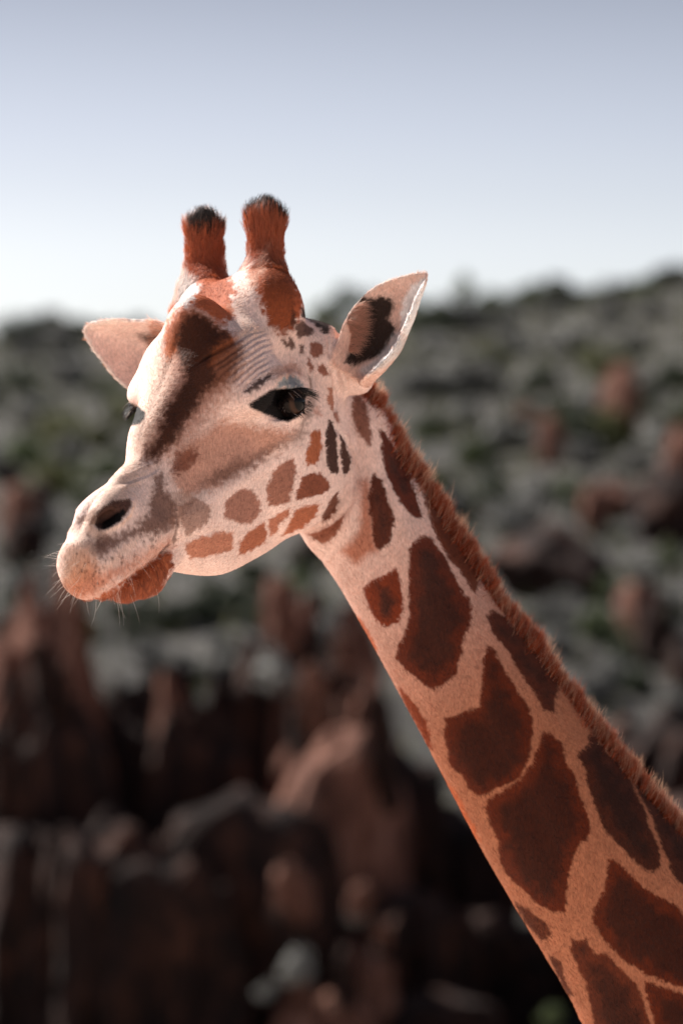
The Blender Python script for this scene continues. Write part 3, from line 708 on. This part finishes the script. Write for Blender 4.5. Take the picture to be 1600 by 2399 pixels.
def tree(px, top, w_, k, label):
    t0 = bpy.data.objects.new('tree', None); COL.objects.link(t0)
    d = 88; x = (px-800)/FPX*d; z = terr(np.array([x]), np.array([d-DIST]))[0]; t0.location = (x, d-DIST, z); tag(t0, label, 'tree', 'trees on the skyline')
    H = CAMH+(1199.5-top)/FPX*d-z; r = w_/2*d/FPX
    V = []; Fq = []
    for bi in range(5):
        a_ = bi*1.3; segs = 7; b0 = len(V)
        for s_ in range(6):
            q = s_/5; cx = (math.cos(a_)*q*q*r*.5 if bi else 0); cy = (math.sin(a_)*q*q*r*.5 if bi else 0); cz = H*(.75*q if bi == 0 else .25+.5*q); rr = r*(.13 if bi == 0 else .07)*(1-.75*q)
            for j in range(segs): V.append((cx+rr*math.cos(j*6.283/segs), cy+rr*math.sin(j*6.283/segs), cz-.1))
        for s_ in range(5):
            for j in range(segs): Fq.append((b0+s_*segs+j, b0+s_*segs+(j+1) % segs, b0+(s_+1)*segs+(j+1) % segs, b0+(s_+1)*segs+j))
    m = make_mesh('trunk', V, Fq); m.materials.append(BARK); o = bpy.data.objects.new('trunk', m); COL.objects.link(o); o.parent = t0
    cz = H*.28
    Vc, q = leaf_cloud(r, 1100, .07, 9, 1.0, seed=int(px)); Vc = np.array(Vc); Vc[:,2] = cz+(Vc[:,2]-Vc[:,2].min())/(Vc[:,2].max()-Vc[:,2].min())*(H-cz)
    m = make_mesh('crown', Vc, q, False); m.materials.append(LEAF[k]); o = bpy.data.objects.new('crown', m); COL.objects.link(o); o.parent = t0
tree(1085, 632, 75, 'green', 'blurred upright tree alone on the skyline just right of the ear')
tree(805, 655, 80, 'green', 'blurred tree on the skyline between the horn and the near ear')
tree(1305, 645, 100, 'dark', 'blurred rounded tree on the highest point right of the ear')
tree(1585, 615, 90, 'dark', 'blurred tree on the skyline at the right edge')
tree(200, 738, 60, 'dark', 'blurred small tree on the left skyline above the far ear')
# boulders on the slope: px, py of the middle, width, height in the photograph, label
for i, (px, py, w_, h_, dk, lb) in enumerate([
    (1290, 1045, 80, 120, 0, 'small pink boulder lit by the sun right of the upper mane'), (1455, 970, 120, 190, 0, 'tall reddish boulder with a dark right side near the right edge'),
    (1420, 1180, 150, 90, 0, 'orange-topped boulder leaning against the big dark rock'), (1560, 1210, 220, 170, 1, 'big dark rock at the right edge beside the middle of the mane'),
    (1590, 1090, 110, 150, 0, 'red boulder at the right edge above the big dark rock'), (1280, 1330, 330, 160, 1, 'wide dark rock face right of the middle of the mane'),
    (1390, 1210, 90, 120, 0, 'small orange boulder at the left end of the big dark rock'), (1500, 1440, 130, 120, 0, 'reddish boulder low on the slope near the right edge'),
    (1530, 1500, 120, 150, 1, 'dark rock low on the slope near the right edge'), (1140, 1200, 90, 60, 0, 'small reddish boulder touching the mane'),
    (30, 1130, 80, 90, 1, 'dark red rock at the left edge level with the nose bridge'), (40, 1210, 110, 120, 0, 'red-brown boulder at the left edge level with the nostril'),
    (100, 1180, 70, 90, 1, 'small dark rock left of the nostril'), (60, 1290, 120, 110, 1, 'dark rock at the left edge level with the lips'),
    (1590, 1600, 90, 160, 1, 'dark rock at the right edge above the shoulder of the mane'), (740, 1290, 150, 100, 1, 'dark rock in the gap between jaw and neck'),
    (1230, 980, 60, 50, 0, 'small brown rock under the dark shrubs right of the ear')]):
    p, tt = on_slope(px, py+h_*.35)
    put('boulder', ROCKS[i % 5] if not dk else SHADEDB[i % 5], (p[0], p[1], p[2]+h_*.32*tt/FPX), (w_/2*tt/FPX, w_/2*tt/FPX*.9, h_*.62*tt/FPX), i*1.7, lb, 'rock')
# rock pillars of the near cliff, 27 to 33 m off: px, top py, width px, distance, kind, label
def pillar(px, top, w_, d, dk, lb, bot=0.0, sd=0, grp=None, dep=1.1, rz=None):
    x = (px-800)/FPX*d; zt = CAMH+(1199.5-top)/FPX*d; y = d-DIST
    h = (zt-bot)/2+.05
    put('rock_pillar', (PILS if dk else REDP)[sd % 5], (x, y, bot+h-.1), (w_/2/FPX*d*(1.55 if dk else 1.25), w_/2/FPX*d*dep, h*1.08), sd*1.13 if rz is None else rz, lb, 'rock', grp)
k = 0
for px, top, w_, d, dk, lb in [
    (-90, 1480, 190, 30, 1, 'dark rock pillar cut by the left edge'), (20, 1500, 150, 29, 0, 'reddish rock pillar at the left edge with a sunlit flank'), (85, 1400, 130, 31, 0, 'tall red rock pillar with an orange top below the lips'),
    (155, 1405, 110, 30.5, 0, 'red rock pillar with an orange top right under the lips'), (190, 1560, 80, 28.5, 0, 'thin pale pink rock rib below the lips'), (130, 1650, 180, 27.5, 1, 'broad shaded rock in front of the red pillars at the left'),
    (30, 1700, 160, 27, 1, 'broad shaded rock at the left edge'), (260, 1620, 170, 29, 1, 'dark rock pillar right of the pale rib'), (370, 1620, 130, 30, 1, 'dark rock pillar left of the middle gap'),
    (400, 1640, 70, 28.5, 0, 'narrow reddish rock with a lit tip under the chin'), (470, 1680, 170, 28.5, 1, 'big shaded rock pillar under the jaw'), (565, 1560, 120, 30, 1, 'dark rock pillar with a slanted top under the jaw'),
    (625, 1475, 90, 32, 0, 'pink-topped rock left of the white shrub'), (700, 1470, 90, 31.5, 0, 'orange-topped rock above the white shrub'), (680, 1610, 100, 30, 0, 'reddish rock ledge below the white shrub'),
    (760, 1560, 130, 30.5, 1, 'shaded rock pillar beside the lit ledges'), (830, 1480, 110, 31.5, 0, 'pink lit rock ledge next to the throat side of the neck'), (850, 1600, 110, 30, 0, 'pale lit rock under the pink ledge beside the neck'),
    (690, 1770, 110, 28.6, 0, 'orange rock edge running down in the middle'), (800, 1770, 250, 27.6, 0, 'huge dark brown rock block left of the neck'), (930, 1760, 200, 29, 1, 'dark rock block behind the lower neck'),
    (560, 1900, 260, 26.5, 1, 'shaded rock at the foot of the cliff in the middle'), (250, 1950, 260, 26, 1, 'shaded rock at the foot of the cliff at the left'), (40, 1980, 200, 26.3, 1, 'shaded rock in the bottom left corner'), (400, 2050, 220, 25.6, 1, 'low shaded rock in front of the left cliff'),
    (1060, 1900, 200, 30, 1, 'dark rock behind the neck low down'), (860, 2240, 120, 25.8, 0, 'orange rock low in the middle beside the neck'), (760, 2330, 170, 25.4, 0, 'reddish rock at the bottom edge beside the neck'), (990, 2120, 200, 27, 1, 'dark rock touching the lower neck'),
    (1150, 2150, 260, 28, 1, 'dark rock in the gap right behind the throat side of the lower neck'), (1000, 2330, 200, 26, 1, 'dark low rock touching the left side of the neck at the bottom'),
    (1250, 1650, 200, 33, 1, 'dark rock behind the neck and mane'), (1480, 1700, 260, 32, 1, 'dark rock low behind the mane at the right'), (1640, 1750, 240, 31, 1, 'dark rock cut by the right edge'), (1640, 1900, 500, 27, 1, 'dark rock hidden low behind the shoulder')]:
    k += 1; pillar(px, top, w_, d, dk, lb, sd=k)
# broken lumps and ledges that catch the sun on the cliff
g3 = random.Random(11); LED = []
for a_, b_, c_2, d_2, n_ in ((0, 230, 1430, 1750, 8), (560, 900, 1440, 1760, 9), (660, 900, 2080, 2360, 6)):
    for _ in range(n_): LED.append((g3.uniform(a_, b_), g3.uniform(c_2, d_2), g3.uniform(34, 90)))
LED.sort()
for i, (px, py, w_) in enumerate(LED):
    row = 'top' if py < 1600 else ('middle' if py < 1950 else 'foot')
    d = {'top': 29.2, 'middle': 27.3, 'foot': 25.2}[row]; hi = g3.uniform(1.5, 3.6)
    o = put('rock', (REDP if i % 2 else SHADEDB)[i % 5], ((px-800)/FPX*d, d-DIST, CAMH+(1199.5-py)/FPX*d), (w_/2/FPX*d, w_/2/FPX*d, w_*hi/2/FPX*d), i*2.1, '', 'rock', 'broken rocks on the cliff', tilt=g3.uniform(-.3, .3))
    SHL.setdefault(('rock_'+row,), []).append((px, o))
for row in ('top', 'middle', 'foot'):
    l = SHL.pop(('rock_'+row,)); l.sort(key=lambda e: e[0]); n_ = len(l)
    for j, (x, o) in enumerate(l):
        o['label'] = ('%s small broken rock from the left at the %s of the cliff' % (ORD[j], row)) if j < n_/2 else ('%s small broken rock left of the neck, counted leftwards, at the %s of the cliff' % (ORD[n_-1-j], row))
for i in range(16):
    side = -1 if i % 2 else 1; j = i//2
    px = (-260-j*230) if side < 0 else (1900+j*230)
    pillar(px, 1450+(i*67) % 190, 230, 28+(i*7) % 5, i % 3 != 0, '%s rock pillar of the cliff beyond the %s edge, counted outwards' % (ORD[j], 'left' if side < 0 else 'right'), sd=i, grp='cliff pillars further %s' % ('left' if side < 0 else 'right'))
def pshrub(kind, px, py, w_, d, lb):
    r = w_/2*d/FPX; put('shrub', BUSH[kind][k % 4], ((px-800)/FPX*d, d-DIST, CAMH+(1199.5-py)/FPX*d-r*.5), (r, r, r*1.1), px*.1, lb, 'shrub')
pshrub('grey', 645, 1570, 190, 29.0, 'whitish shrub growing between the pink-topped and orange-topped rocks')
pshrub('grey', 765, 1490, 160, 30, 'whitish shrub on the ledge next to the throat side of the neck')
pshrub('green', 640, 1930, 110, 27.6, 'small green plant in the dark cleft left of the orange rock edge')
pshrub('grey', 700, 2260, 150, 24.8, 'grey bush low in the middle left of the neck')
pshrub('grey', 835, 2140, 90, 25.4, 'small grey bush above the orange rock beside the neck')
pshrub('grey', 630, 2320, 80, 24.6, 'small grey-green bush at the foot of the cliff')
pshrub('green', 1290, 2380, 90, 24.6, 'small green bush at the bottom edge touching the neck')
# low dry grass over the slope, beyond counting
V = []; n_ = 26000
gx = rng.uniform(-22, 22, n_); gy = rng.uniform(28, 88, n_); gz = terr(gx, gy); hh = rng.uniform(.10, .32, n_); aa = rng.uniform(0, 6.28, n_); lx = rng.normal(0, .08, n_); ly = rng.normal(0, .08, n_)
B0 = np.stack([gx-np.cos(aa)*.03, gy-np.sin(aa)*.03, gz-.02], 1); B1 = np.stack([gx+np.cos(aa)*.03, gy+np.sin(aa)*.03, gz-.02], 1); T1 = np.stack([gx+lx+.005, gy+ly, gz+hh], 1); T2 = np.stack([gx+lx-.005, gy+ly, gz+hh], 1)
gm = make_mesh('dry_grass', np.stack([B0, B1, T1, T2], 1).reshape(-1, 3), np.arange(n_*4).reshape(-1, 4), False); gm.materials.append(LEAF['olive'])
go = bpy.data.objects.new('dry_grass', gm); COL.objects.link(go); go['kind'] = 'stuff'; go['label'] = 'short dry grass over the rocky hillside'; go['category'] = 'grass'
name_shrubs()
# ------------------------------------------------------------------ the giraffe's skin
LO = (-.72, -.56, CAMH-.95); HI = (1.05, .46, CAMH+.50)
P, Q = mesh_field(field, LO, HI, .0048)
P = snap(field, P, 1); P, Q = subdivide(P, Q); P = snap(field, P, 1)
N = vnormals(P, Q)
def nspine(P):
    best = np.full(len(P), 1e9); s = np.zeros(len(P)); y = np.zeros(len(P)); e = P[:,[0, 2]]; C = NC[:,[0, 2]]
    for i in range(len(C)-1):
        ab = C[i+1]-C[i]; q = e-C[i]; t = np.clip(q@ab/ab.dot(ab), 0, 1)
        d = np.linalg.norm(q-t[:,None]*ab, axis=1); m = d < best; best[m] = d[m]; s[m] = (i+t[m])/(len(C)-1); y[m] = (NYS[i]+(NYS[i+1]-NYS[i])*t[m])
    return s, y, best
NYS = NECK[:,3]
def skin_info(P, N):
    "photograph coordinates of the marking at each point, zone, and distance down the neck"
    p = to_head(P); view = CAM-P; view /= np.linalg.norm(view, axis=1, keepdims=True)
    fac = (N*view).sum(1)
    s, ny, ds = nspine(P)
    zone = np.zeros(len(P), int)
    hd = np.minimum(head(P)[0], OSS(P)); dn = neck(P)
    zone[(dn < hd-.001)] = 1
    de1 = ear(P, EARN, 1, .064); de2 = ear(P, EARF, 1, .064)
    zone[(de1 < .004) & (hd > .006)] = 2; zone[(de2 < .004) & (hd > .006)] = 3
    uv = project(P)
    far = fac < 0.0
    Pm = p.copy(); Pm[:,1] = np.abs(Pm[:,1]); Pm = to_world(Pm)
    Nk = P.copy(); Nk[:,1] = 2*ny-Nk[:,1]
    M = np.where((zone == 1)[:,None], Nk, Pm); um = project(M)
    em = far & (zone >= 2)
    uv = np.where(far[:,None], um, uv)
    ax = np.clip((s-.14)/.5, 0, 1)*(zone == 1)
    return uv, zone, ax, far, em
uv, zone, ax, far, em = skin_info(P, N)
eyed = np.minimum(np.linalg.norm(to_head(P)-EYE, axis=1), np.linalg.norm(to_head(P)-EYEM, axis=1))
P = P+N*(relief(uv)*np.where(zone >= 2, 0, 1)*np.clip((eyed-.026)/.01, 0, 1))[:,None]
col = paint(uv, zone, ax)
col[em] = lin((200, 150, 124))
N = vnormals(P, Q)
me = make_mesh('giraffe', P, Q)
ca = me.color_attributes.new('coat', 'FLOAT_COLOR', 'POINT')
ca.data.foreach_set('color', np.concatenate([col, np.ones((len(P), 1))], 1).astype(np.float32).ravel())
gir = bpy.data.objects.new('giraffe', me); COL.objects.link(gir)
gir['label'] = 'giraffe with orange black-tipped horns looking left in front of the rocky hillside'
gir['category'] = 'giraffe'

M_SKIN, t, b = nodes('coat_skin')
at = nd(t, 'ShaderNodeAttribute', attribute_name='coat')
tc = nd(t, 'ShaderNodeTexCoord'); no = nd(t, 'ShaderNodeTexNoise', i_Scale=420.0, i_Detail=3.0)
mp = nd(t, 'ShaderNodeMapping'); mp.inputs['Scale'].default_value = (1, 1, .35)
t.links.new(tc.outputs['Object'], mp.inputs[0]); t.links.new(mp.outputs[0], no.inputs['Vector'])
mr = nd(t, 'ShaderNodeMapRange'); mr.inputs['From Min'].default_value = .3; mr.inputs['From Max'].default_value = .7; mr.inputs['To Min'].default_value = .72; mr.inputs['To Max'].default_value = 1.12
t.links.new(no.outputs[0], mr.inputs[0])
mx = nd(t, 'ShaderNodeVectorMath', operation='SCALE'); t.links.new(at.outputs['Color'], mx.inputs[0]); t.links.new(mr.outputs[0], mx.inputs['Scale'])
t.links.new(mx.outputs[0], b.inputs['Base Color']); b.inputs['Roughness'].default_value = .75
b.inputs['Sheen Weight'].default_value = .0; b.inputs['Specular IOR Level'].default_value = .15
bp = nd(t, 'ShaderNodeBump'); bp.inputs['Strength'].default_value = .35; bp.inputs['Distance'].default_value = .0015
t.links.new(no.outputs[0], bp.inputs['Height']); t.links.new(bp.outputs[0], b.inputs['Normal'])
me.materials.append(M_SKIN)

# ------------------------------------------------------------------ hair
def hair_mat(name, rough=.55, transl=.3):
    m = bpy.data.materials.new(name); m.use_nodes = True; t = m.node_tree; t.nodes.clear()
    o = nd(t, 'ShaderNodeOutputMaterial'); a = nd(t, 'ShaderNodeAttribute', attribute_name='hcol')
    d = nd(t, 'ShaderNodeBsdfDiffuse'); tr = nd(t, 'ShaderNodeBsdfTranslucent'); mi = nd(t, 'ShaderNodeMixShader'); mi.inputs[0].default_value = transl
    g = nd(t, 'ShaderNodeBsdfGlossy'); g.inputs['Roughness'].default_value = rough; m2 = nd(t, 'ShaderNodeMixShader'); m2.inputs[0].default_value = .04
    t.links.new(a.outputs['Color'], d.inputs[0]); t.links.new(a.outputs['Color'], tr.inputs[0])
    t.links.new(d.outputs[0], mi.inputs[1]); t.links.new(tr.outputs[0], mi.inputs[2]); t.links.new(mi.outputs[0], m2.inputs[1]); t.links.new(g.outputs[0], m2.inputs[2]); t.links.new(m2.outputs[0], o.inputs[0])
    return m
def make_hair(name, parent, R, D, Nn, length, rad, color, mat, bend=.25, npt=4, tip=.15, curl=0.0):
    "R roots, D direction, Nn surface normal, length per hair, rad root radius"
    n = len(R); hc = bpy.data.hair_curves.new(name); hc.add_curves([npt]*n)
    tt = np.linspace(0, 1, npt)[None,:,None]
    D = D/np.linalg.norm(D, axis=1, keepdims=True)
    C = rng.normal(0, 1, (n, 3)); C -= D*(C*D).sum(1)[:,None]
    pts = R[:,None]+D[:,None]*tt*length[:,None,None]-Nn[:,None]*(bend*length[:,None,None]*tt**2)+C[:,None]*(curl*length[:,None,None]*tt**2)
    hc.points.foreach_set('position', pts.astype(np.float32).ravel())
    ra = hc.attributes.get('radius') or hc.attributes.new('radius', 'FLOAT', 'POINT')
    rr = (rad*np.ones(n))[:,None]*(1-(1-tip)*np.linspace(0, 1, npt)[None]**1.5)
    ra.data.foreach_set('value', rr.astype(np.float32).ravel())
    ha = hc.attributes.new('hcol', 'FLOAT_COLOR', 'CURVE')
    ha.data.foreach_set('color', np.concatenate([color, np.ones((n, 1))], 1).astype(np.float32).ravel())
    hc.materials.append(mat)
    o = bpy.data.objects.new(name, hc); COL.objects.link(o); o.parent = parent
    return o
def sample(P, Q, N, n, wfun=None):
    a = P[Q[:,0]]; b = P[Q[:,1]]; c = P[Q[:,2]]; d = P[Q[:,3]]
    ar = np.linalg.norm(np.cross(c-a, d-b), axis=1)/2
    if wfun is not None: ar = ar*wfun
    cdf = np.cumsum(ar); f = np.searchsorted(cdf, rng.random(n)*cdf[-1])
    s = rng.random((n, 1)); t = rng.random((n, 1))
    def bl(X): return (X[Q[f,0]]*(1-s)+X[Q[f,1]]*s)*(1-t)+(X[Q[f,3]]*(1-s)+X[Q[f,2]]*s)*t
    n_ = bl(N); n_ /= np.linalg.norm(n_, axis=1, keepdims=True)
    return bl(P), n_, f
SC.cycles_curves.shape = 'RIBBONS'
M_COAT = hair_mat('coat_hair', .5, .30)
fcen = P[Q].mean(1); fz = zone[Q[:,0]]
ffar = (N[Q[:,0]]*(CAM-fcen)).sum(1) < -.15
w = np.where(ffar, .35, 1.0)*np.where(fcen[:,2] < CAMH-.80, .2, 1.0)
eyd = np.minimum(np.linalg.norm(to_head(fcen)-EYE, axis=1), np.linalg.norm(to_head(fcen)-EYEM, axis=1))
w *= np.where(eyd < .034, 0.0, 1.0)
nosd = np.linalg.norm(sym(to_head(fcen))-NOS, axis=1); w *= np.where(nosd < .022, .15, 1)
NH = 330000
R, Nn, f = sample(P, Q, N, NH, w)
uvh, zh, axh, farh, emh = skin_info(R, Nn)
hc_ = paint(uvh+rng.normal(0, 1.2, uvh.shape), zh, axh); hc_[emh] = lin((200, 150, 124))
ph = to_head(R)
# combing direction: back along the head, up the horns, down the neck
oss = OSS(R) < .012
nax = np.array((.55, .0, -.835))
flow = np.tile(-F3*1.0-U3*.35, (NH, 1)); flow += np.where(ph[:,1] > 0, 1, -1)[:,None]*L3*.25
flow[zh == 1] = nax
flow[oss] = np.array((0, -.2, 1.0))
for k, e in ((2, EARN), (3, EARF)):
    axv = e['tip']-e['base']; flow[zh == k] = axv/np.linalg.norm(axv)
mz = (ph[:,0] > .26) & (zh == 0); flow[mz] = (-U3*1.0-F3*.1+F3*.5)
jit = rng.normal(0, .16, (NH, 3)); jit += np.stack([vnoise(uvh[:,0]/14, uvh[:,1]/14, 11+k)-.5 for k in range(3)], 1)*.6
flow = flow+jit; flow -= Nn*(flow*Nn).sum(1)[:,None]; flow /= np.linalg.norm(flow, axis=1, keepdims=True)
lift = np.full(NH, .24); lift[oss] = .5
D = flow+Nn*(lift+rng.normal(0, .06, NH))[:,None]
ln = np.full(NH, .0060); ln[zh == 1] = .0070; ln[oss] = .013; ln[mz] = .0055
tipz = oss & (R[:,2] > CAMH+(1199.5-560)*(DIST+.15)/FPX); ln[tipz] = .024
ln[zh >= 2] = .0075
chin = (ph[:,2] < -.085) & (ph[:,0] > .25); ln[chin] = .011
ln *= rng.uniform(.6, 1.25, NH)
rad = np.where(oss, .00034, .00026)
hcol = np.clip(hc_*rng.uniform(.74, 1.26, NH)[:,None], 0, .95)
make_hair('coat', gir, R-Nn*.0006, D, Nn, ln, rad, hcol, M_COAT, bend=.12, npt=3)
# ------------------------------------------------------------------ mane, eyes, lashes, whiskers, ear hair
MB = np.array([(828, 880), (846, 912), (872, 945), (908, 1013), (949, 1084), (985, 1135), (1028, 1199), (1074, 1273), (1112, 1332), (1155, 1411), (1206, 1469), (1254, 1523), (1295, 1593),
               (1381, 1700), (1469, 1811), (1531, 1888), (1597, 1958), (1700, 2070), (1820, 2190)], float)
MY = np.interp(MB[:,1], [880, 1100, 1900, 2200], [.25, .245, .185, .18])
MBW = np.array([wp(a_, b_, y_) for (a_, b_), y_ in zip(MB, MY)])
ML = np.concatenate([[0], np.cumsum(np.linalg.norm(np.diff(MBW, axis=0), axis=1))])
def mane_hair(n, lmin, lmax, clumps=520):
    s = rng.random(n)*ML[-1]; cs = np.sort(rng.random(clumps))*ML[-1]
    p = np.stack([np.interp(s, ML, MBW[:,k]) for k in range(3)], 1)
    tn = np.stack([np.interp(s+.05, ML, MBW[:,k])-np.interp(s-.05, ML, MBW[:,k]) for k in range(3)], 1); tn /= np.linalg.norm(tn, axis=1, keepdims=True)
    nr = np.stack([-tn[:,2], tn[:,1]*0, tn[:,0]], 1); nr /= np.linalg.norm(nr, axis=1, keepdims=True)
    dep = rng.normal(-.002, .012, n); R = p-nr*(.004+dep**2*5)[:,None]+np.array((0, 1, 0))*dep[:,None]
    ci = np.clip(np.searchsorted(cs, s)+rng.integers(-1, 1, n), 0, clumps-1)
    L = lmin+(lmax-lmin)*rng.random(n)**.6; L *= np.clip(.55+s/.10, .5, 1)
    cr_ = np.random.default_rng(9); cl = cr_.uniform(.60, 1.16, clumps); lean = cr_.normal(0, .26, clumps); cy = cr_.normal(0, .35, clumps)
    L *= cl[ci]
    D = nr*1.0+tn*(-.25+lean[ci])[:,None]+np.array((0, 1, 0))*(dep*16+cy[ci])[:,None]*.6+rng.normal(0, .07, (n, 3))
    D += tn*((cs[ci]-s)*9)[:,None]
    ro = rng.random(n) < .03; L[ro] *= 1.3
    col = np.tile(lin((160, 68, 28)), (n, 1))*rng.uniform(.45, 1.4, n)[:,None]; pale = rng.random(n) < .14; col[pale] = lin((200, 152, 122))
    return R, D, tn, L, col
R_, D_, tn_, L_, c_ = mane_hair(46000, .018, .031)
M_MANE = hair_mat('mane_hair', .35, .58)
mane = make_hair('mane', gir, R_, D_, tn_, L_, np.full(len(L_), .00033), c_, M_MANE, bend=.18, npt=6, tip=.06, curl=.12)
R_, D_, tn_, L_, c_ = mane_hair(5200, .024, .037, 170)
make_hair('mane_tips', gir, R_, D_, tn_, L_, np.full(len(L_), .00026), np.tile(lin((214, 168, 138)), (len(L_), 1)), M_MANE, bend=.32, npt=6, tip=.1, curl=.16)  # pale hair colour stands in for backlight along the mane's edge
# eyeballs
M_EYE, t, b = nodes('eyeball')
tc = nd(t, 'ShaderNodeTexCoord'); sp = nd(t, 'ShaderNodeSeparateXYZ'); t.links.new(tc.outputs['Object'], sp.inputs[0])
cr = nd(t, 'ShaderNodeValToRGB'); e = cr.color_ramp.elements; e[0].position = .0; e[0].color = (.02, .012, .010, 1); e[1].position = 1; e[1].color = (.004, .004, .005, 1)
for p_, c_2 in ((.55, (.012, .008, .007, 1)), (.70, (.060, .030, .018, 1)), (.80, (.045, .022, .014, 1)), (.86, (.003, .003, .003, 1))):
    x = e.new(p_); x.color = c_2
mr = nd(t, 'ShaderNodeMapRange'); mr.inputs['From Min'].default_value = 0; mr.inputs['From Max'].default_value = EYE_R
t.links.new(sp.outputs['Z'], mr.inputs[0]); t.links.new(mr.outputs[0], cr.inputs[0]); t.links.new(cr.outputs[0], b.inputs['Base Color'])
b.inputs['Roughness'].default_value = .04; b.inputs['IOR'].default_value = 1.33; b.inputs['Specular IOR Level'].default_value = .25
for sg in (1, -1):
    bm = bmesh.new(); bmesh.ops.create_uvsphere(bm, u_segments=40, v_segments=28, radius=EYE_R)
    for v in bm.verts:
        if v.co.z > EYE_R*.80: v.co.z += (v.co.z-EYE_R*.80)*.25            # cornea
    em_ = bpy.data.meshes.new('eyeball'); bm.to_mesh(em_); bm.free(); em_.materials.append(M_EYE)
    for pl in em_.polygons: pl.use_smooth = True
    eo = bpy.data.objects.new('eyeball', em_); COL.objects.link(eo); eo.parent = gir
    ax_ = EB[2]*np.array((1, sg, 1)); eo.location = to_world(EYE*np.array((1, sg, 1)))
    if sg < 0: eo.location = to_world(EYEM); eo.scale = (.88,)*3
    eo.rotation_euler = Vector(ax_ @ HM).to_track_quat('Z', 'Y').to_euler()
# lashes (head frame, mirrored for the far eye)
M_LASH = hair_mat('lash_hair', .3, .1)
def lashes(sg):
    Rr = []; Dd = []; Ll = []
    up = [(592, 938), (612, 922), (645, 909), (680, 906), (718, 908), (730, 918)]
    lo = [(727, 930), (716, 958), (694, 980), (668, 986), (636, 974), (610, 958)]
    g = np.random.default_rng(3+sg)
    for pl, n, le, dn, outw in ((up, (190 if sg > 0 else 700), (.021 if sg > 0 else .030), (-.45 if sg > 0 else -.8), .9), (lo, 130, .008, -.5, .8)):
        pl = np.array([EYE+EB[2]*.022+_eye2(*q)@EB[:2] for q in pl])
        for _ in range(n):
            u = g.random()**.8*(len(pl)-1); i = min(int(u), len(pl)-2); p = pl[i]+(pl[i+1]-pl[i])*(u-i)
            v = EYE+(p-EYE)/np.linalg.norm(p-EYE)*(EYE_R+.003)
            fr = u/(len(pl)-1)
            side = ((p-EYE)@EB[0])/EYE_R
            d = EB[2]*outw+np.array((0, 0, 1))*dn+EB[0]*side*.7+np.array((-.25, 0, 0))*(fr if pl is not None else 0)+g.normal(0, .14, 3)
            Rr.append(v+g.normal(0, .0012, 3)); Dd.append(d); Ll.append(le*g.uniform(.55, 1.15))
    Rr = np.array(Rr); Dd = np.array(Dd)
    Rr[:,1] *= sg; Dd[:,1] *= sg; Rr = Rr+(FSH if sg < 0 else 0); Rw = to_world(Rr); Dw = Dd @ HM; upv = np.tile(-U3*1.0, (len(Rw), 1))
    c = np.tile(lin((28, 22, 22)), (len(Rw), 1)); c[rng.random(len(c)) < .06] = lin((190, 175, 165))
    return make_hair('eyelashes', gir, Rw, Dw, upv, np.array(Ll), np.full(len(Rw), .00038), c, M_LASH, bend=-.3, npt=5, tip=.2)
lashes(1); lashes(-1)
# whiskers on lips and chin
ph_ = to_head(P); wh = (ph_[:,0] > .27) & (ph_[:,2] < -.02) & (zone == 0)
ii = rng.choice(np.nonzero(wh)[0], 200); low = ph_[ii,2] < -.075
Dw = N[ii]*1.0+np.array((0, 0, -.8))*np.where(low, 1, .35)[:,None]+F3*.3+rng.normal(0, .25, (len(ii), 3))
cw = np.tile(lin((60, 48, 44)), (len(ii), 1)); cw[rng.random(len(ii)) < np.where(low, .15, .6)] = lin((235, 225, 215))
make_hair('whiskers', gir, P[ii], Dw, N[ii], np.where(low, .050, .032)*rng.uniform(.4, 1.2, len(ii)), np.full(len(ii), .00014), cw, M_LASH, bend=.15, npt=5, tip=.2, curl=.1)
# brow whiskers above the near and far eye
# long pale hair inside the ears
fl = PG('R6', '500,400 560,340 600,400 630,500 650,640 590,780 540,900 500,900 520,700 480,600')
cand = np.nonzero((zone == 2) & ~far)[0]; cand = cand[poly_sd(uv[cand], fl) < 0]
cand2 = np.nonzero(zone == 3)[0]; u3 = uv[cand2]; cand2 = cand2[(u3[:,0] > 355) & (u3[:,0] < 400)]
for cd, n, dr, le in ((cand, 1500, np.array((.9, -.45, -.15)), .026), (cand2, 900, np.array((-.9, -.4, .1)), .018)):
    if len(cd) < 10: continue
    ii = rng.choice(cd, n); Dw = np.tile(dr, (n, 1))+rng.normal(0, .22, (n, 3)); Dw[:,2] += (vnoise(uv[ii,0]/9, uv[ii,1]/9, 77)-.5)*.9
    cw = np.tile(lin((222, 180, 160)), (n, 1))*rng.uniform(.6, 1.3, n)[:,None]
    make_hair('ear_hair', gir, P[ii], Dw, N[ii], le*rng.uniform(.4, 1.15, n), np.full(n, .00026), cw, M_MANE, bend=.25, npt=5, tip=.1, curl=.08)
